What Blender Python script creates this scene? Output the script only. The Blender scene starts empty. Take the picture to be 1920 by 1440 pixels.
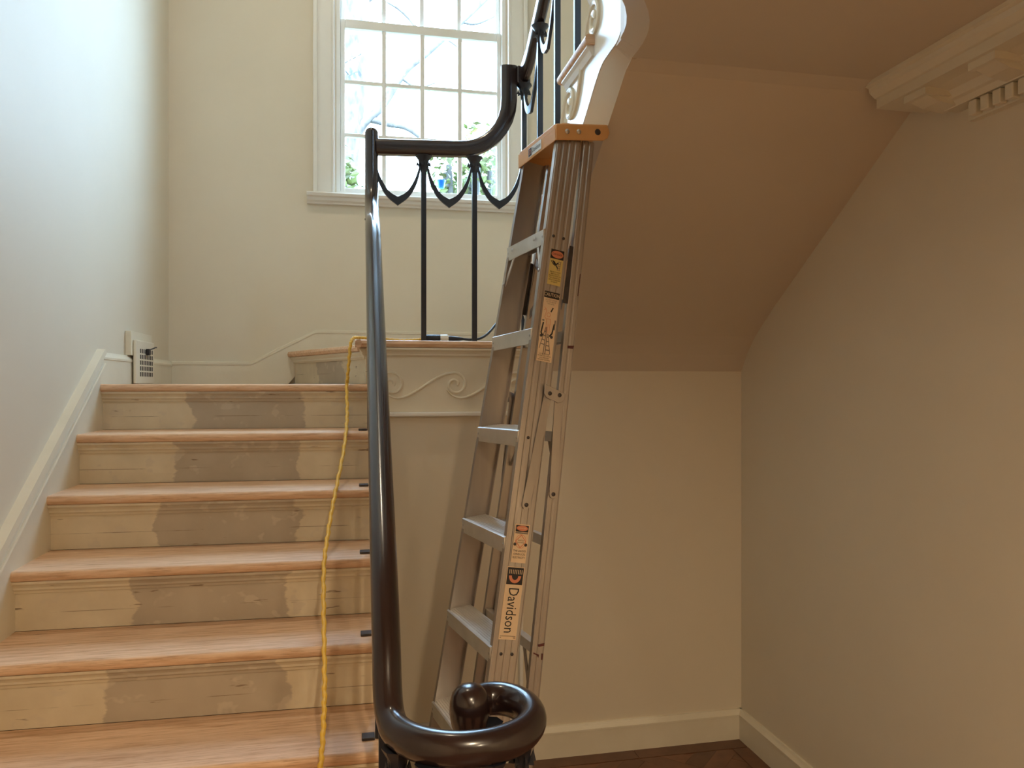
import bpy, bmesh, math, random
from mathutils import Vector, Matrix

random.seed(7)
S = bpy.context.scene
COL = S.collection
E = 1.6                      # eye height above the hall floor; coordinates below are relative to the eye, E is added on build

# ------------------------------------------------------------------ camera
cam_d = bpy.data.cameras.new('camera')
cam_d.sensor_width = 36.0
cam_d.lens = 1430.0 / 1920.0 * 36.0
cam_d.clip_start = 0.02
cam = bpy.data.objects.new('camera', cam_d)
COL.objects.link(cam)
YAW = math.atan(300.0 / 1430.0)
cam.location = (0, 0, E)
cam.rotation_euler = (math.radians(90), 0, -YAW)
S.camera = cam

# ------------------------------------------------------------------ world, sun, portal, exposure
W_ = bpy.data.worlds.new('sky'); S.world = W_
W_.use_nodes = True
bg = W_.node_tree.nodes['Background']
bg.inputs['Color'].default_value = (0.47, 0.71, 1.0, 1)
bg.inputs['Strength'].default_value = 13.0
sun_d = bpy.data.lights.new('sun', 'SUN'); sun_d.energy = 14.0; sun_d.angle = 0.02; sun_d.color = (1.0, 0.95, 0.86)
sun = bpy.data.objects.new('sun', sun_d); COL.objects.link(sun)
sun.location = (0, 0, 9); sun.rotation_euler = (math.radians(48), 0, math.radians(12))    # comes over the house from behind the camera
def portal(name, loc, rot, sx, sy):
    d = bpy.data.lights.new(name, 'AREA'); d.shape = 'RECTANGLE'; d.size = sx; d.size_y = sy; d.cycles.is_portal = True
    o = bpy.data.objects.new(name, d); COL.objects.link(o); o.location = loc; o.rotation_euler = rot
portal('window_portal', (0.40, 4.53, E + 2.06), (math.radians(-90), 0, 0), 1.0, 2.1)
UPS = (-0.90, 0.10, 1.95, 3.20)      # unseen upstairs window added in the right wall for more daylight: y0, y1, z0, z1
portal('upstairs_side_portal', (1.86, (UPS[0]+UPS[1])/2, E + (UPS[2]+UPS[3])/2), (math.radians(90), 0, math.radians(90)), UPS[1]-UPS[0], UPS[3]-UPS[2])
S.view_settings.view_transform = 'Standard'
S.view_settings.look = 'None'
S.view_settings.gamma = 1.0
S.view_settings.use_curve_mapping = False
S.view_settings.exposure = 1.4

# ------------------------------------------------------------------ helpers
def vec(p): return Vector(p)

def catmull(pts, n=8):
    pts = [Vector(p) for p in pts]
    if len(pts) < 3: return pts
    P = [pts[0] * 2 - pts[1]] + pts + [pts[-1] * 2 - pts[-2]]
    out = []
    for i in range(1, len(P) - 2):
        a, b, c, d = P[i-1], P[i], P[i+1], P[i+2]
        for k in range(n):
            t = k / n
            out.append(0.5 * ((2*b) + (c-a)*t + (2*a-5*b+4*c-d)*t*t + (3*b-a-3*c+d)*t**3))
    out.append(pts[-1])
    return out

class MB:
    def __init__(s): s.v = []; s.f = []
    def add(s, vs, fs):
        o = len(s.v); s.v += [Vector(p) for p in vs]; s.f += [tuple(i + o for i in f) for f in fs]
        return s
    def box(s, x0, x1, y0, y1, z0, z1):
        vs = [(x, y, z) for z in (z0, z1) for y in (y0, y1) for x in (x0, x1)]
        return s.add(vs, [(0,2,3,1), (4,5,7,6), (0,1,5,4), (2,6,7,3), (0,4,6,2), (1,3,7,5)])
    def obox(s, c, ax, ay, az, hx, hy, hz):
        c = Vector(c); vs = [c + Vector(ax)*hx*i + Vector(ay)*hy*j + Vector(az)*hz*k for k in (-1,1) for j in (-1,1) for i in (-1,1)]
        return s.add(vs, [(0,2,3,1), (4,5,7,6), (0,1,5,4), (2,6,7,3), (0,4,6,2), (1,3,7,5)])
    def hexa(s, lo, hi):        # loft between two polygons of equal count
        n = len(lo)
        fs = [tuple(range(n))[::-1], tuple(range(n, 2*n))] + [(i, (i+1) % n, n + (i+1) % n, n + i) for i in range(n)]
        return s.add(list(lo) + list(hi), fs)
    def prism(s, poly, d):
        d = Vector(d); return s.hexa([Vector(p) for p in poly], [Vector(p) + d for p in poly])
    def sweep(s, path, prof, side=(1,0,0), scale=None, caps=True):
        path = [Vector(p) for p in path]; n = len(path); m = len(prof)
        sd = Vector(side); rings = []; pT = None
        for i, p in enumerate(path):
            T = (path[min(i+1, n-1)] - path[max(i-1, 0)]).normalized()
            if pT is not None: sd = pT.rotation_difference(T) @ sd
            sd = (sd - T * sd.dot(T)).normalized(); up = sd.cross(T)
            k = 1.0 if scale is None else (scale(i / (n-1)) if callable(scale) else scale[i])
            rings.append([p + sd * (a*k) + up * (b*k) for a, b in prof]); pT = T
        o = len(s.v)
        for r in rings: s.v += r
        for i in range(n-1):
            for j in range(m):
                s.f.append((o+i*m+j, o+i*m+(j+1) % m, o+(i+1)*m+(j+1) % m, o+(i+1)*m+j))
        if caps:
            s.f.append(tuple(o + j for j in range(m))[::-1]); s.f.append(tuple(o + (n-1)*m + j for j in range(m)))
        return s
    def tube(s, path, r, n=8, side=(1,0,0), scale=None):
        return s.sweep(path, [(r*math.cos(2*math.pi*i/n), r*math.sin(2*math.pi*i/n)) for i in range(n)], side, scale)
    def lathe(s, c, prof, n=20, axis=(0,0,1)):
        c = Vector(c); az = Vector(axis).normalized()
        ax = az.orthogonal().normalized(); ay = az.cross(ax)
        o = len(s.v); m = len(prof)
        for r, h in prof:
            for i in range(n):
                t = 2*math.pi*i/n; s.v.append(c + az*h + (ax*math.cos(t) + ay*math.sin(t))*max(r, 1e-5))
        for k in range(m-1):
            for i in range(n): s.f.append((o+k*n+i, o+k*n+(i+1) % n, o+(k+1)*n+(i+1) % n, o+(k+1)*n+i))
        s.f.append(tuple(o+i for i in range(n))[::-1]); s.f.append(tuple(o+(m-1)*n+i for i in range(n)))
        return s
    def mesh(s, name, off=(0,0,0), smooth=False):
        me = bpy.data.meshes.new(name); off = Vector(off)
        me.from_pydata([tuple(p - off) for p in s.v], [], s.f); me.update()
        bm = bmesh.new(); bm.from_mesh(me); bmesh.ops.recalc_face_normals(bm, faces=bm.faces); bm.to_mesh(me); bm.free()
        if smooth:
            me.polygons.foreach_set('use_smooth', [True]*len(me.polygons)); me.set_sharp_from_angle(angle=math.radians(38))
        return me
    def build(s, name, mat, parent=None, smooth=False, bevel=0.0):
        """vertices are eye-relative; the object's origin is its root thing's origin"""
        root = parent
        while root is not None and root.parent is not None: root = root.parent
        off = Vector(root.location) - Vector((0,0,E)) if root is not None else Vector((0,0,0))
        me = s.mesh(name, off, smooth)
        o = bpy.data.objects.new(name, me); COL.objects.link(o)
        me.materials.append(mat)
        if parent is not None: o.parent = parent
        else: o.location = (0,0,E)
        if bevel > 0:
            b = o.modifiers.new('bevel', 'BEVEL'); b.width = bevel; b.segments = 2; b.limit_method = 'ANGLE'; b.angle_limit = math.radians(40)
        return o

def tag(o, label=None, cat=None, group=None, kind=None):
    if label: o['label'] = label
    if cat: o['category'] = cat
    if group: o['group'] = group
    if kind: o['kind'] = kind
    return o

def thing(name, loc, label, cat, group=None):
    o = bpy.data.objects.new(name, None); COL.objects.link(o); o.empty_display_size = 0.1
    o.location = (loc[0], loc[1], loc[2] + E)
    return tag(o, label, cat, group)

def struct(name, mb, mat, label=None, **k):
    o = mb.build(name, mat, **k); o['kind'] = 'structure'
    if label: o['label'] = label
    return o

def text_mb(txt, size, origin, ax, ay, sx=1.0, lift=0.0):
    """flat lettering as a mesh: origin is the centre of the line, ax reading direction, ay up direction"""
    cu = bpy.data.curves.new('lettering', 'FONT'); cu.body = txt; cu.size = size
    cu.align_x = 'CENTER'; cu.align_y = 'CENTER'; cu.resolution_u = 2
    ob = bpy.data.objects.new('lettering_tmp', cu); COL.objects.link(ob)
    bpy.context.view_layer.update()
    me = bpy.data.meshes.new_from_object(ob.evaluated_get(bpy.context.evaluated_depsgraph_get()))
    ax = Vector(ax); ay = Vector(ay); nn = ax.cross(ay).normalized(); o = Vector(origin) + nn*lift
    mb = MB(); mb.v = [o + ax*(p.co.x*sx) + ay*p.co.y for p in me.vertices]; mb.f = [tuple(p.vertices) for p in me.polygons]
    bpy.data.objects.remove(ob); bpy.data.curves.remove(cu); bpy.data.meshes.remove(me)
    return mb

# ------------------------------------------------------------------ materials
def new_mat(name, color, rough=0.5, metal=0.0, spec=0.5, coat=0.0):
    m = bpy.data.materials.new(name); m.use_nodes = True
    b = m.node_tree.nodes['Principled BSDF']
    b.inputs['Base Color'].default_value = (*color, 1); b.inputs['Roughness'].default_value = rough
    b.inputs['Metallic'].default_value = metal; b.inputs['Specular IOR Level'].default_value = spec
    b.inputs['Coat Weight'].default_value = coat; b.inputs['Coat Roughness'].default_value = 0.12
    return m, m.node_tree, b

def N(nt, t, **k):
    n = nt.nodes.new(t)
    for a, v in k.items(): setattr(n, a, v)
    return n

def noise(nt, scale, detail=4, stretch=(1,1,1), rough=0.55):
    tc = N(nt, 'ShaderNodeTexCoord'); mp = N(nt, 'ShaderNodeMapping'); mp.inputs['Scale'].default_value = stretch
    nz = N(nt, 'ShaderNodeTexNoise'); nz.inputs['Scale'].default_value = scale; nz.inputs['Detail'].default_value = detail
    nz.inputs['Roughness'].default_value = rough
    nt.links.new(tc.outputs['Object'], mp.inputs['Vector']); nt.links.new(mp.outputs['Vector'], nz.inputs['Vector'])
    return nz

def ramp(nt, src, stops):
    r = N(nt, 'ShaderNodeValToRGB'); e = r.color_ramp.elements
    e[0].position, e[0].color = stops[0][0], (*stops[0][1], 1)
    e[1].position, e[1].color = stops[-1][0], (*stops[-1][1], 1)
    for p, c in stops[1:-1]:
        q = e.new(p); q.color = (*c, 1)
    nt.links.new(src, r.inputs['Fac']); return r

def bump(nt, b, src, strength, dist=0.002):
    bp = N(nt, 'ShaderNodeBump'); bp.inputs['Strength'].default_value = strength; bp.inputs['Distance'].default_value = dist
    nt.links.new(src, bp.inputs['Height']); nt.links.new(bp.outputs['Normal'], b.inputs['Normal'])

def mottled(name, c0, c1, scale, rough, bstr=0.1, metal=0.0, spec=0.5, coat=0.0, stretch=(1,1,1), bdist=0.002, detail=4):
    m, nt, b = new_mat(name, c0, rough, metal, spec, coat)
    nz = noise(nt, scale, detail, stretch)
    r = ramp(nt, nz.outputs['Fac'], [(0.3, c0), (0.7, c1)])
    nt.links.new(r.outputs['Color'], b.inputs['Base Color'])
    if bstr: bump(nt, b, nz.outputs['Fac'], bstr, bdist)
    return m

M = {}
M['wall'] = mottled('wall_paint', (0.70, 0.625, 0.49), (0.72, 0.645, 0.51), 3.0, 0.55, 0.03)
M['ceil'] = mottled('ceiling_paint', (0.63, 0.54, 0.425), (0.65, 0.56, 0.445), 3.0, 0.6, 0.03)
M['trim'] = mottled('trim_paint', (0.72, 0.66, 0.52), (0.76, 0.70, 0.56), 9.0, 0.38, 0.06)
M['white'] = mottled('white_trim_paint', (0.78, 0.76, 0.70), (0.80, 0.78, 0.72), 9.0, 0.32, 0.05)
M['vent'] = mottled('vent_enamel', (0.74, 0.68, 0.55), (0.77, 0.71, 0.58), 12.0, 0.35, 0.02)
M['dark_hole'] = mottled('duct_dark', (0.015, 0.01, 0.008), (0.02, 0.015, 0.01), 5.0, 0.8, 0)
M['rail'] = mottled('dark_varnished_mahogany', (0.014, 0.0070, 0.0065), (0.024, 0.011, 0.010), 6.0, 0.26, 0.05, spec=0.45, coat=0.4, stretch=(4,1,1))
M['iron'] = mottled('black_iron_paint', (0.010, 0.012, 0.018), (0.016, 0.018, 0.026), 20.0, 0.38, 0.05)
M['alu'] = mottled('aluminium_mill', (0.34, 0.305, 0.28), (0.50, 0.46, 0.42), 9.0, 0.40, 0.05, metal=0.85, stretch=(1,1,0.15))
M['alu_bright'] = mottled('aluminium_bright', (0.68, 0.67, 0.65), (0.78, 0.77, 0.75), 14.0, 0.34, 0.05, metal=0.85)
M['steel'] = mottled('rivet_steel', (0.45, 0.42, 0.40), (0.55, 0.52, 0.5), 30.0, 0.35, 0, metal=0.9)
M['dark_steel'] = mottled('dark_bolt', (0.05, 0.045, 0.045), (0.08, 0.07, 0.07), 30.0, 0.45, 0, metal=0.6)
M['orange'] = mottled('orange_plastic', (0.60, 0.31, 0.11), (0.66, 0.35, 0.13), 18.0, 0.42, 0.05)
M['rubber'] = mottled('black_rubber', (0.02, 0.02, 0.02), (0.03, 0.03, 0.03), 30.0, 0.7, 0.05)
M['yellow_cord'] = mottled('yellow_cord_vinyl', (0.72, 0.42, 0.04), (0.78, 0.48, 0.07), 60.0, 0.45, 0.05)
M['black_cord'] = mottled('black_cord_vinyl', (0.012, 0.013, 0.018), (0.02, 0.02, 0.025), 60.0, 0.45, 0.05)
M['plug_white'] = mottled('plug_white', (0.72, 0.70, 0.62), (0.78, 0.76, 0.68), 30.0, 0.4, 0)
M['lab_cream'] = mottled('label_cream', (0.70, 0.52, 0.34), (0.74, 0.57, 0.38), 40.0, 0.5, 0)
M['lab_yellow'] = mottled('label_yellow', (0.62, 0.47, 0.14), (0.66, 0.52, 0.18), 40.0, 0.5, 0)
M['ink'] = mottled('label_black_ink', (0.012, 0.010, 0.012), (0.02, 0.018, 0.02), 40.0, 0.5, 0)
M['ink_red'] = mottled('label_red_ink', (0.62, 0.20, 0.10), (0.66, 0.24, 0.13), 40.0, 0.5, 0)
M['ink_grey'] = mottled('label_grey_ink', (0.16, 0.13, 0.11), (0.2, 0.17, 0.14), 40.0, 0.5, 0)
M['paint_red'] = mottled('dark_red_paint_drip', (0.07, 0.012, 0.012), (0.10, 0.02, 0.02), 40.0, 0.4, 0)
M['blue'] = mottled('blue_plastic', (0.0, 0.10, 0.75), (0.0, 0.14, 0.85), 30.0, 0.4, 0)
M['lawn'] = mottled('lawn_green', (0.03, 0.05, 0.01), (0.05, 0.07, 0.02), 6.0, 0.9, 0.2)
M['bark'] = mottled('pale_bark', (0.020, 0.019, 0.018), (0.066, 0.063, 0.058), 16.0, 0.9, 0.6, stretch=(1,1,0.5), bdist=0.02)
M['leaf'] = mottled('leaf_green', (0.055, 0.075, 0.012), (0.10, 0.12, 0.026), 5.0, 0.6, 0)
M['leaf2'] = mottled('leaf_yellow_green', (0.050, 0.058, 0.012), (0.075, 0.080, 0.022), 5.0, 0.6, 0)

def oak():
    m, nt, b = new_mat('bare_oak', (0.6, 0.4, 0.24), 0.5, 0, 0.35)
    g1 = noise(nt, 9.0, 8, (0.7, 9, 9), 0.65)
    g2 = noise(nt, 1.6, 3, (0.8, 3, 3))
    g3 = noise(nt, 60.0, 4, (0.25, 6, 6), 0.6)
    r = ramp(nt, g1.outputs['Fac'], [(0.30, (0.52, 0.315, 0.18)), (0.5, (0.71, 0.485, 0.315)), (0.72, (0.82, 0.60, 0.42))])
    r3 = ramp(nt, g3.outputs['Fac'], [(0.33, (0.55, 0.48, 0.42)), (0.45, (1, 1, 1))])
    mx = N(nt, 'ShaderNodeMix', data_type='RGBA', blend_type='MULTIPLY'); mx.inputs['Factor'].default_value = 0.6
    nt.links.new(r.outputs['Color'], mx.inputs[6]); nt.links.new(r3.outputs['Color'], mx.inputs[7])
    r2 = ramp(nt, g2.outputs['Fac'], [(0.3, (0.88, 0.84, 0.82)), (0.7, (1.06, 1.03, 1.0))])
    m2 = N(nt, 'ShaderNodeMix', data_type='RGBA', blend_type='MULTIPLY'); m2.inputs['Factor'].default_value = 1.0
    nt.links.new(mx.outputs[2], m2.inputs[6]); nt.links.new(r2.outputs['Color'], m2.inputs[7])
    nt.links.new(m2.outputs[2], b.inputs['Base Color'])
    bump(nt, b, g3.outputs['Fac'], 0.25, 0.001)
    return m
M['oak'] = oak()

def riser_paint(x0, x1):
    """worn cream paint with the taupe strip that a carpet runner once covered, filler spots and a hairline joint"""
    m, nt, b = new_mat('worn_riser_paint', (0.7, 0.6, 0.42), 0.55, 0, 0.4)
    tc = N(nt, 'ShaderNodeTexCoord'); sp = N(nt, 'ShaderNodeSeparateXYZ'); nt.links.new(tc.outputs['Object'], sp.inputs['Vector'])
    wob = noise(nt, 12.0, 6, (0.4, 1, 1.0), 0.62)
    w = N(nt, 'ShaderNodeMath', operation='MULTIPLY_ADD'); w.inputs[1].default_value = 0.13
    nt.links.new(wob.outputs['Fac'], w.inputs[0]); nt.links.new(sp.outputs['X'], w.inputs[2])
    def step(edge, soft, flip):
        mr = N(nt, 'ShaderNodeMapRange'); mr.inputs['From Min'].default_value = edge; mr.inputs['From Max'].default_value = edge + soft
        mr.inputs['To Min'].default_value, mr.inputs['To Max'].default_value = (1, 0) if flip else (0, 1)
        nt.links.new(w.outputs[0], mr.inputs['Value']); return mr
    a = step(x0 + 0.065, 0.008, False); c = step(x1 + 0.065, 0.008, True)
    mul = N(nt, 'ShaderNodeMath', operation='MULTIPLY'); nt.links.new(a.outputs[0], mul.inputs[0]); nt.links.new(c.outputs[0], mul.inputs[1])
    n1 = noise(nt, 7.0, 5)
    cream = ramp(nt, n1.outputs['Fac'], [(0.3, (0.62, 0.53, 0.38)), (0.7, (0.74, 0.65, 0.48))])
    taupe = ramp(nt, n1.outputs['Fac'], [(0.3, (0.44, 0.37, 0.28)), (0.7, (0.52, 0.445, 0.34))])
    mx = N(nt, 'ShaderNodeMix', data_type='RGBA'); nt.links.new(mul.outputs[0], mx.inputs['Factor'])
    nt.links.new(cream.outputs['Color'], mx.inputs[6]); nt.links.new(taupe.outputs['Color'], mx.inputs[7])
    n2 = noise(nt, 17.0, 2, (1, 1, 1.3))                       # filler spots
    sp_r = ramp(nt, n2.outputs['Fac'], [(0.60, (0,0,0)), (0.66, (0.55,)*3)])
    m2 = N(nt, 'ShaderNodeMix', data_type='RGBA'); nt.links.new(sp_r.outputs['Color'], m2.inputs['Factor'])
    nt.links.new(mx.outputs[2], m2.inputs[6]); m2.inputs[7].default_value = (0.62, 0.54, 0.42, 1)
    n3 = noise(nt, 26.0, 3, (0.35, 1, 2.2))                    # dark scuffs
    sc = ramp(nt, n3.outputs['Fac'], [(0.69, (0,0,0)), (0.73, (0.8,)*3)])
    m3 = N(nt, 'ShaderNodeMix', data_type='RGBA'); nt.links.new(sc.outputs['Color'], m3.inputs['Factor'])
    nt.links.new(m2.outputs[2], m3.inputs[6]); m3.inputs[7].default_value = (0.20, 0.13, 0.08, 1)
    # hairline joint of the riser boards, broken up by noise
    dv = N(nt, 'ShaderNodeMath', operation='DIVIDE'); dv.inputs[1].default_value = 0.178; nt.links.new(sp.outputs['Z'], dv.inputs[0])
    fc = N(nt, 'ShaderNodeMath', operation='FRACT'); nt.links.new(dv.outputs[0], fc.inputs[0])
    cm = N(nt, 'ShaderNodeMath', operation='COMPARE'); cm.inputs[1].default_value = 0.275; cm.inputs[2].default_value = 0.006; nt.links.new(fc.outputs[0], cm.inputs[0])
    n4 = noise(nt, 3.2, 4, (1.6, 1, 9.0)); gt = ramp(nt, n4.outputs['Fac'], [(0.50, (0,0,0)), (0.60, (0.75,)*3)])
    ml = N(nt, 'ShaderNodeMath', operation='MULTIPLY'); nt.links.new(cm.outputs[0], ml.inputs[0]); nt.links.new(gt.outputs['Color'], ml.inputs[1])
    m4 = N(nt, 'ShaderNodeMix', data_type='RGBA'); nt.links.new(ml.outputs[0], m4.inputs['Factor'])
    nt.links.new(m3.outputs[2], m4.inputs[6]); m4.inputs[7].default_value = (0.22, 0.15, 0.09, 1)
    nt.links.new(m4.outputs[2], b.inputs['Base Color'])
    bump(nt, b, n1.outputs['Fac'], 0.1)
    return m
M['riser'] = riser_paint(-0.63+0.45, -0.19+0.45)     # object space of the lower flight
M['riser2'] = riser_paint(-0.58, -0.44)              # object space of the platform

def wood_dark():
    m, nt, b = new_mat('dark_parquet', (0.1, 0.04, 0.02), 0.38, 0, 0.5)
    oi = N(nt, 'ShaderNodeObjectInfo')
    g = noise(nt, 14.0, 6, (1, 1, 1), 0.6)
    r = ramp(nt, g.outputs['Fac'], [(0.3, (0.115, 0.048, 0.024)), (0.7, (0.175, 0.078, 0.040))])
    r2 = ramp(nt, oi.outputs['Random'], [(0.0, (0.75, 0.75, 0.75)), (1.0, (1.25, 1.22, 1.2))])
    mx = N(nt, 'ShaderNodeMix', data_type='RGBA', blend_type='MULTIPLY'); mx.inputs['Factor'].default_value = 1
    nt.links.new(r.outputs['Color'], mx.inputs[6]); nt.links.new(r2.outputs['Color'], mx.inputs[7])
    nt.links.new(mx.outputs[2], b.inputs['Base Color']); bump(nt, b, g.outputs['Fac'], 0.1, 0.001)
    return m
M['parquet'] = wood_dark()

def glass():
    m = bpy.data.materials.new('window_glass'); m.use_nodes = True; nt = m.node_tree
    nt.nodes.clear(); out = N(nt, 'ShaderNodeOutputMaterial')
    tr = N(nt, 'ShaderNodeBsdfTransparent'); tr.inputs['Color'].default_value = (0.95, 0.97, 0.97, 1)
    gl = N(nt, 'ShaderNodeBsdfGlossy'); gl.inputs['Roughness'].default_value = 0.02
    lw = N(nt, 'ShaderNodeLayerWeight'); lw.inputs['Blend'].default_value = 0.5
    pw_ = N(nt, 'ShaderNodeMath', operation='POWER'); pw_.inputs[1].default_value = 5.0; nt.links.new(lw.outputs['Facing'], pw_.inputs[0])
    fr = N(nt, 'ShaderNodeMath', operation='MULTIPLY_ADD'); fr.inputs[1].default_value = 0.9; fr.inputs[2].default_value = 0.04; nt.links.new(pw_.outputs[0], fr.inputs[0])
    mx = N(nt, 'ShaderNodeMixShader'); nt.links.new(fr.outputs[0], mx.inputs[0])
    nt.links.new(tr.outputs[0], mx.inputs[1]); nt.links.new(gl.outputs[0], mx.inputs[2]); nt.links.new(mx.outputs[0], out.inputs[0])
    return m
M['glass'] = glass()

def lamp_glow():
    m = bpy.data.materials.new('lamp_glow'); m.use_nodes = True; nt = m.node_tree; b = nt.nodes['Principled BSDF']
    b.inputs['Emission Color'].default_value = (1.0, 0.72, 0.42, 1); b.inputs['Emission Strength'].default_value = 30.0
    return m
M['lamp'] = lamp_glow()

# ------------------------------------------------------------------ room shell (eye-relative metres)
XL, XR = -0.969, 1.724
YB, YP = 4.41, 3.165            # back wall, wall under the platform
YF = -3.5                       # wall behind the camera
ZF, ZC, ZU = -1.6, 0.905, 3.6   # floor, hall ceiling, stairwell ceiling
H = 0.178
struct('wall_left', MB().box(XL-0.12, XL, YF-0.1, YB+0.2, ZF-0.05, ZU), M['wall'])
struct('wall_right', MB().box(XR, XR+0.12, YF-0.1, YB+0.2, ZF-0.05, UPS[2]).box(XR, XR+0.12, YF-0.1, YB+0.2, UPS[3], ZU).box(XR, XR+0.12, YF-0.1, UPS[0], UPS[2], UPS[3]).box(XR, XR+0.12, UPS[1], YB+0.2, UPS[2], UPS[3]), M['wall'])
struct('wall_behind', MB().box(XL, XR, YF-0.1, YF, ZF-0.05, ZU), M['wall'])
WX0, WX1, WZ0, WZ1 = -0.085, 0.885, 1.07, 3.08      # rough window opening
wb = MB()
wb.box(XL, WX0, YB, YB+0.11, ZF, ZU); wb.box(WX1, XR, YB, YB+0.11, ZF, ZU)
wb.box(WX0, WX1, YB, YB+0.11, ZF, WZ0); wb.box(WX0, WX1, YB, YB+0.11, WZ1, ZU)
struct('wall_back', wb, M['wall'])
struct('ceiling_upper', MB().box(XL-0.12, XR+0.12, YF-0.1, YB+0.2, ZU, ZU+0.1), M['ceil'])
# wall below the platform, facing the hall
wu = MB(); wu.box(0.085, 0.76, YP, YP+0.08, ZF, H-0.03); wu.box(0.76, XR, YP, YP+0.08, ZF, 0.10)
struct('wall_understair', wu, M['wall'])

# sloped soffit of the upper flight and the hall ceiling it runs into
SX = 0.760
sof = [(3.166, 0.055), (3.145, 0.085), (3.115, 0.130), (3.08, 0.170), (3.043, 0.207), (2.972, 0.262), (2.90, 0.315), (2.05, 0.888), (2.0, 0.905)]
lo = [(SX, y, z) for y, z in sof] + [(SX, 2.0, 0.945), (SX, 2.06, 0.925), (SX, 2.91, 0.35), (SX, 3.0, 0.28), (SX, 3.12, 0.19), (SX, 3.166, 0.14)]
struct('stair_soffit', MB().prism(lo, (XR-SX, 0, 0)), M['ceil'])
well = [(SX, 2.0), (0.759, 1.95), (0.756, 1.91), (0.750, 1.87), (0.740, 1.828), (0.724, 1.785), (0.702, 1.740), (0.673, 1.695), (0.640, 1.651), (0.60, 1.612), (0.545, 1.575), (0.48, 1.545), (0.32, 1.51), (0.1, 1.50), (XL, 1.50)]
ring_ = well + [(XL, YF), (XR, YF), (XR, 2.0)]
def swell(p, k): d = Vector((-0.1-p[0], 2.6-p[1])).normalized()*k; return (p[0]+d.x, p[1]+d.y)
wide = [(well[0][0]-0.046, 2.0), (well[1][0]-0.046, 1.96)] + [swell(p, 0.062) for p in well[2:-1]] + [(XL, 1.562)] + ring_[len(well):]
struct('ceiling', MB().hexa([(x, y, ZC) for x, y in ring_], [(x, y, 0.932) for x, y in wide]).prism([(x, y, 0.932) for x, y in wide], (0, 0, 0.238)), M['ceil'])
struct('floor_upper', MB().prism([(x, y, 1.17) for x, y in ring_], (0, 0, 0.03)).box(SX+0.02, XR, 2.0, 2.20, 1.17, 1.20), M['oak'])

# floor: base, border strips and herringbone blocks where the photograph shows them
flo = struct('floor', MB().box(XL, XR, YF, YB, ZF-0.05, ZF), M['parquet'])
def clip(poly, x0, x1, y0, y1):
    for ax, lim, sg in ((0, x0, 1), (0, x1, -1), (1, y0, 1), (1, y1, -1)):
        out = []
        for i in range(len(poly)):
            p, q = poly[i], poly[(i+1) % len(poly)]
            dp, dq = sg*(p[ax]-lim), sg*(q[ax]-lim)
            if dp >= 0: out.append(p)
            if (dp >= 0) != (dq >= 0):
                t = dp/(dp-dq); out.append((p[0]+(q[0]-p[0])*t, p[1]+(q[1]-p[1])*t))
        poly = out
        if len(poly) < 3: return []
    return poly
def plank(poly, z=0.004):
    g = 0.0012
    cx = sum(p[0] for p in poly)/len(poly); cy = sum(p[1] for p in poly)/len(poly)
    q = []
    for x, y in poly:
        d = math.hypot(x-cx, y-cy) or 1; q.append((x-(x-cx)/d*g, y-(y-cy)/d*g, ZF))
    MB().prism(q, (0, 0, z)).build('parquet_block', M['parquet'], flo)
BX1, BY1 = XR-0.02, YP-0.02
for i in range(1):              # border strip
    y1 = BY1 - i*0.075
    xs = [0.10, 0.62, 1.2, BX1 - i*0.075]
    for a, c in zip(xs, xs[1:]): plank([(a, y1-0.073), (c, y1-0.073), (c, y1), (a, y1)])
    x1 = BX1 - i*0.075
    ys = [1.2, 1.75, 2.4, BY1 - (i+1)*0.075 - 0.002]
    for a, c in zip(ys, ys[1:]): plank([(x1-0.073, a), (x1, a), (x1, c), (x1-0.073, c)])
bw, bl = 0.075, 0.30
r2 = math.sqrt(0.5)
for i in range(-14, 15):
    for j in range(-5, 6):
        for kind in (0, 1):
            # herringbone lattice in a frame turned by 45 degrees
            ox = i*bw + j*(bl+0.0) ; oy = i*bw - j*(bl-0.0)
            ox = i*bw + j*2*bl*0.5; oy = i*bw - j*bl
            if kind == 0: rect = [(ox, oy), (ox+bl, oy), (ox+bl, oy+bw), (ox, oy+bw)]
            else: rect = [(ox+bl, oy+bw-bl), (ox+bl+bw, oy+bw-bl), (ox+bl+bw, oy+bw), (ox+bl, oy+bw)]
            pol = [(1.0 + (x-y)*r2, 2.3 + (x+y)*r2) for x, y in rect]
            pol = clip(pol, 0.45, BX1-0.077, 1.7, BY1-0.077)
            if len(pol) >= 3:
                ar = 0.5*abs(sum(pol[k][0]*pol[(k+1) % len(pol)][1]-pol[(k+1) % len(pol)][0]*pol[k][1] for k in range(len(pol))))
                if ar > 0.0008: plank(pol)

# baseboards: profile swept along the wall
def base_profile(h, t=0.02):
    return [(0, 0), (t, 0), (t, h-0.030), (t+0.003, h-0.028), (t+0.003, h-0.020), (t-0.006, h-0.008), (t-0.010, h), (0, h)]
def baseboard(name, p0, p1, out, h, mat):
    p0, p1, out = Vector(p0), Vector(p1), Vector(out)
    pr = [p0 + out*a + Vector((0,0,b)) for a, b in base_profile(h)]
    return struct(name, MB().hexa(pr, [p + (p1-p0) for p in pr]), mat)
baseboard('baseboard_understair', (0.085, YP, ZF), (XR, YP, ZF), (0,-1,0), 0.135, M['trim'])
baseboard('baseboard_right', (XR, YF, ZF), (XR, YP, ZF), (-1,0,0), 0.135, M['trim'])
baseboard('baseboard_left', (XL, 3.24, 0), (XL, YB, 0), (1,0,0), 0.125, M['trim'])
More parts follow.
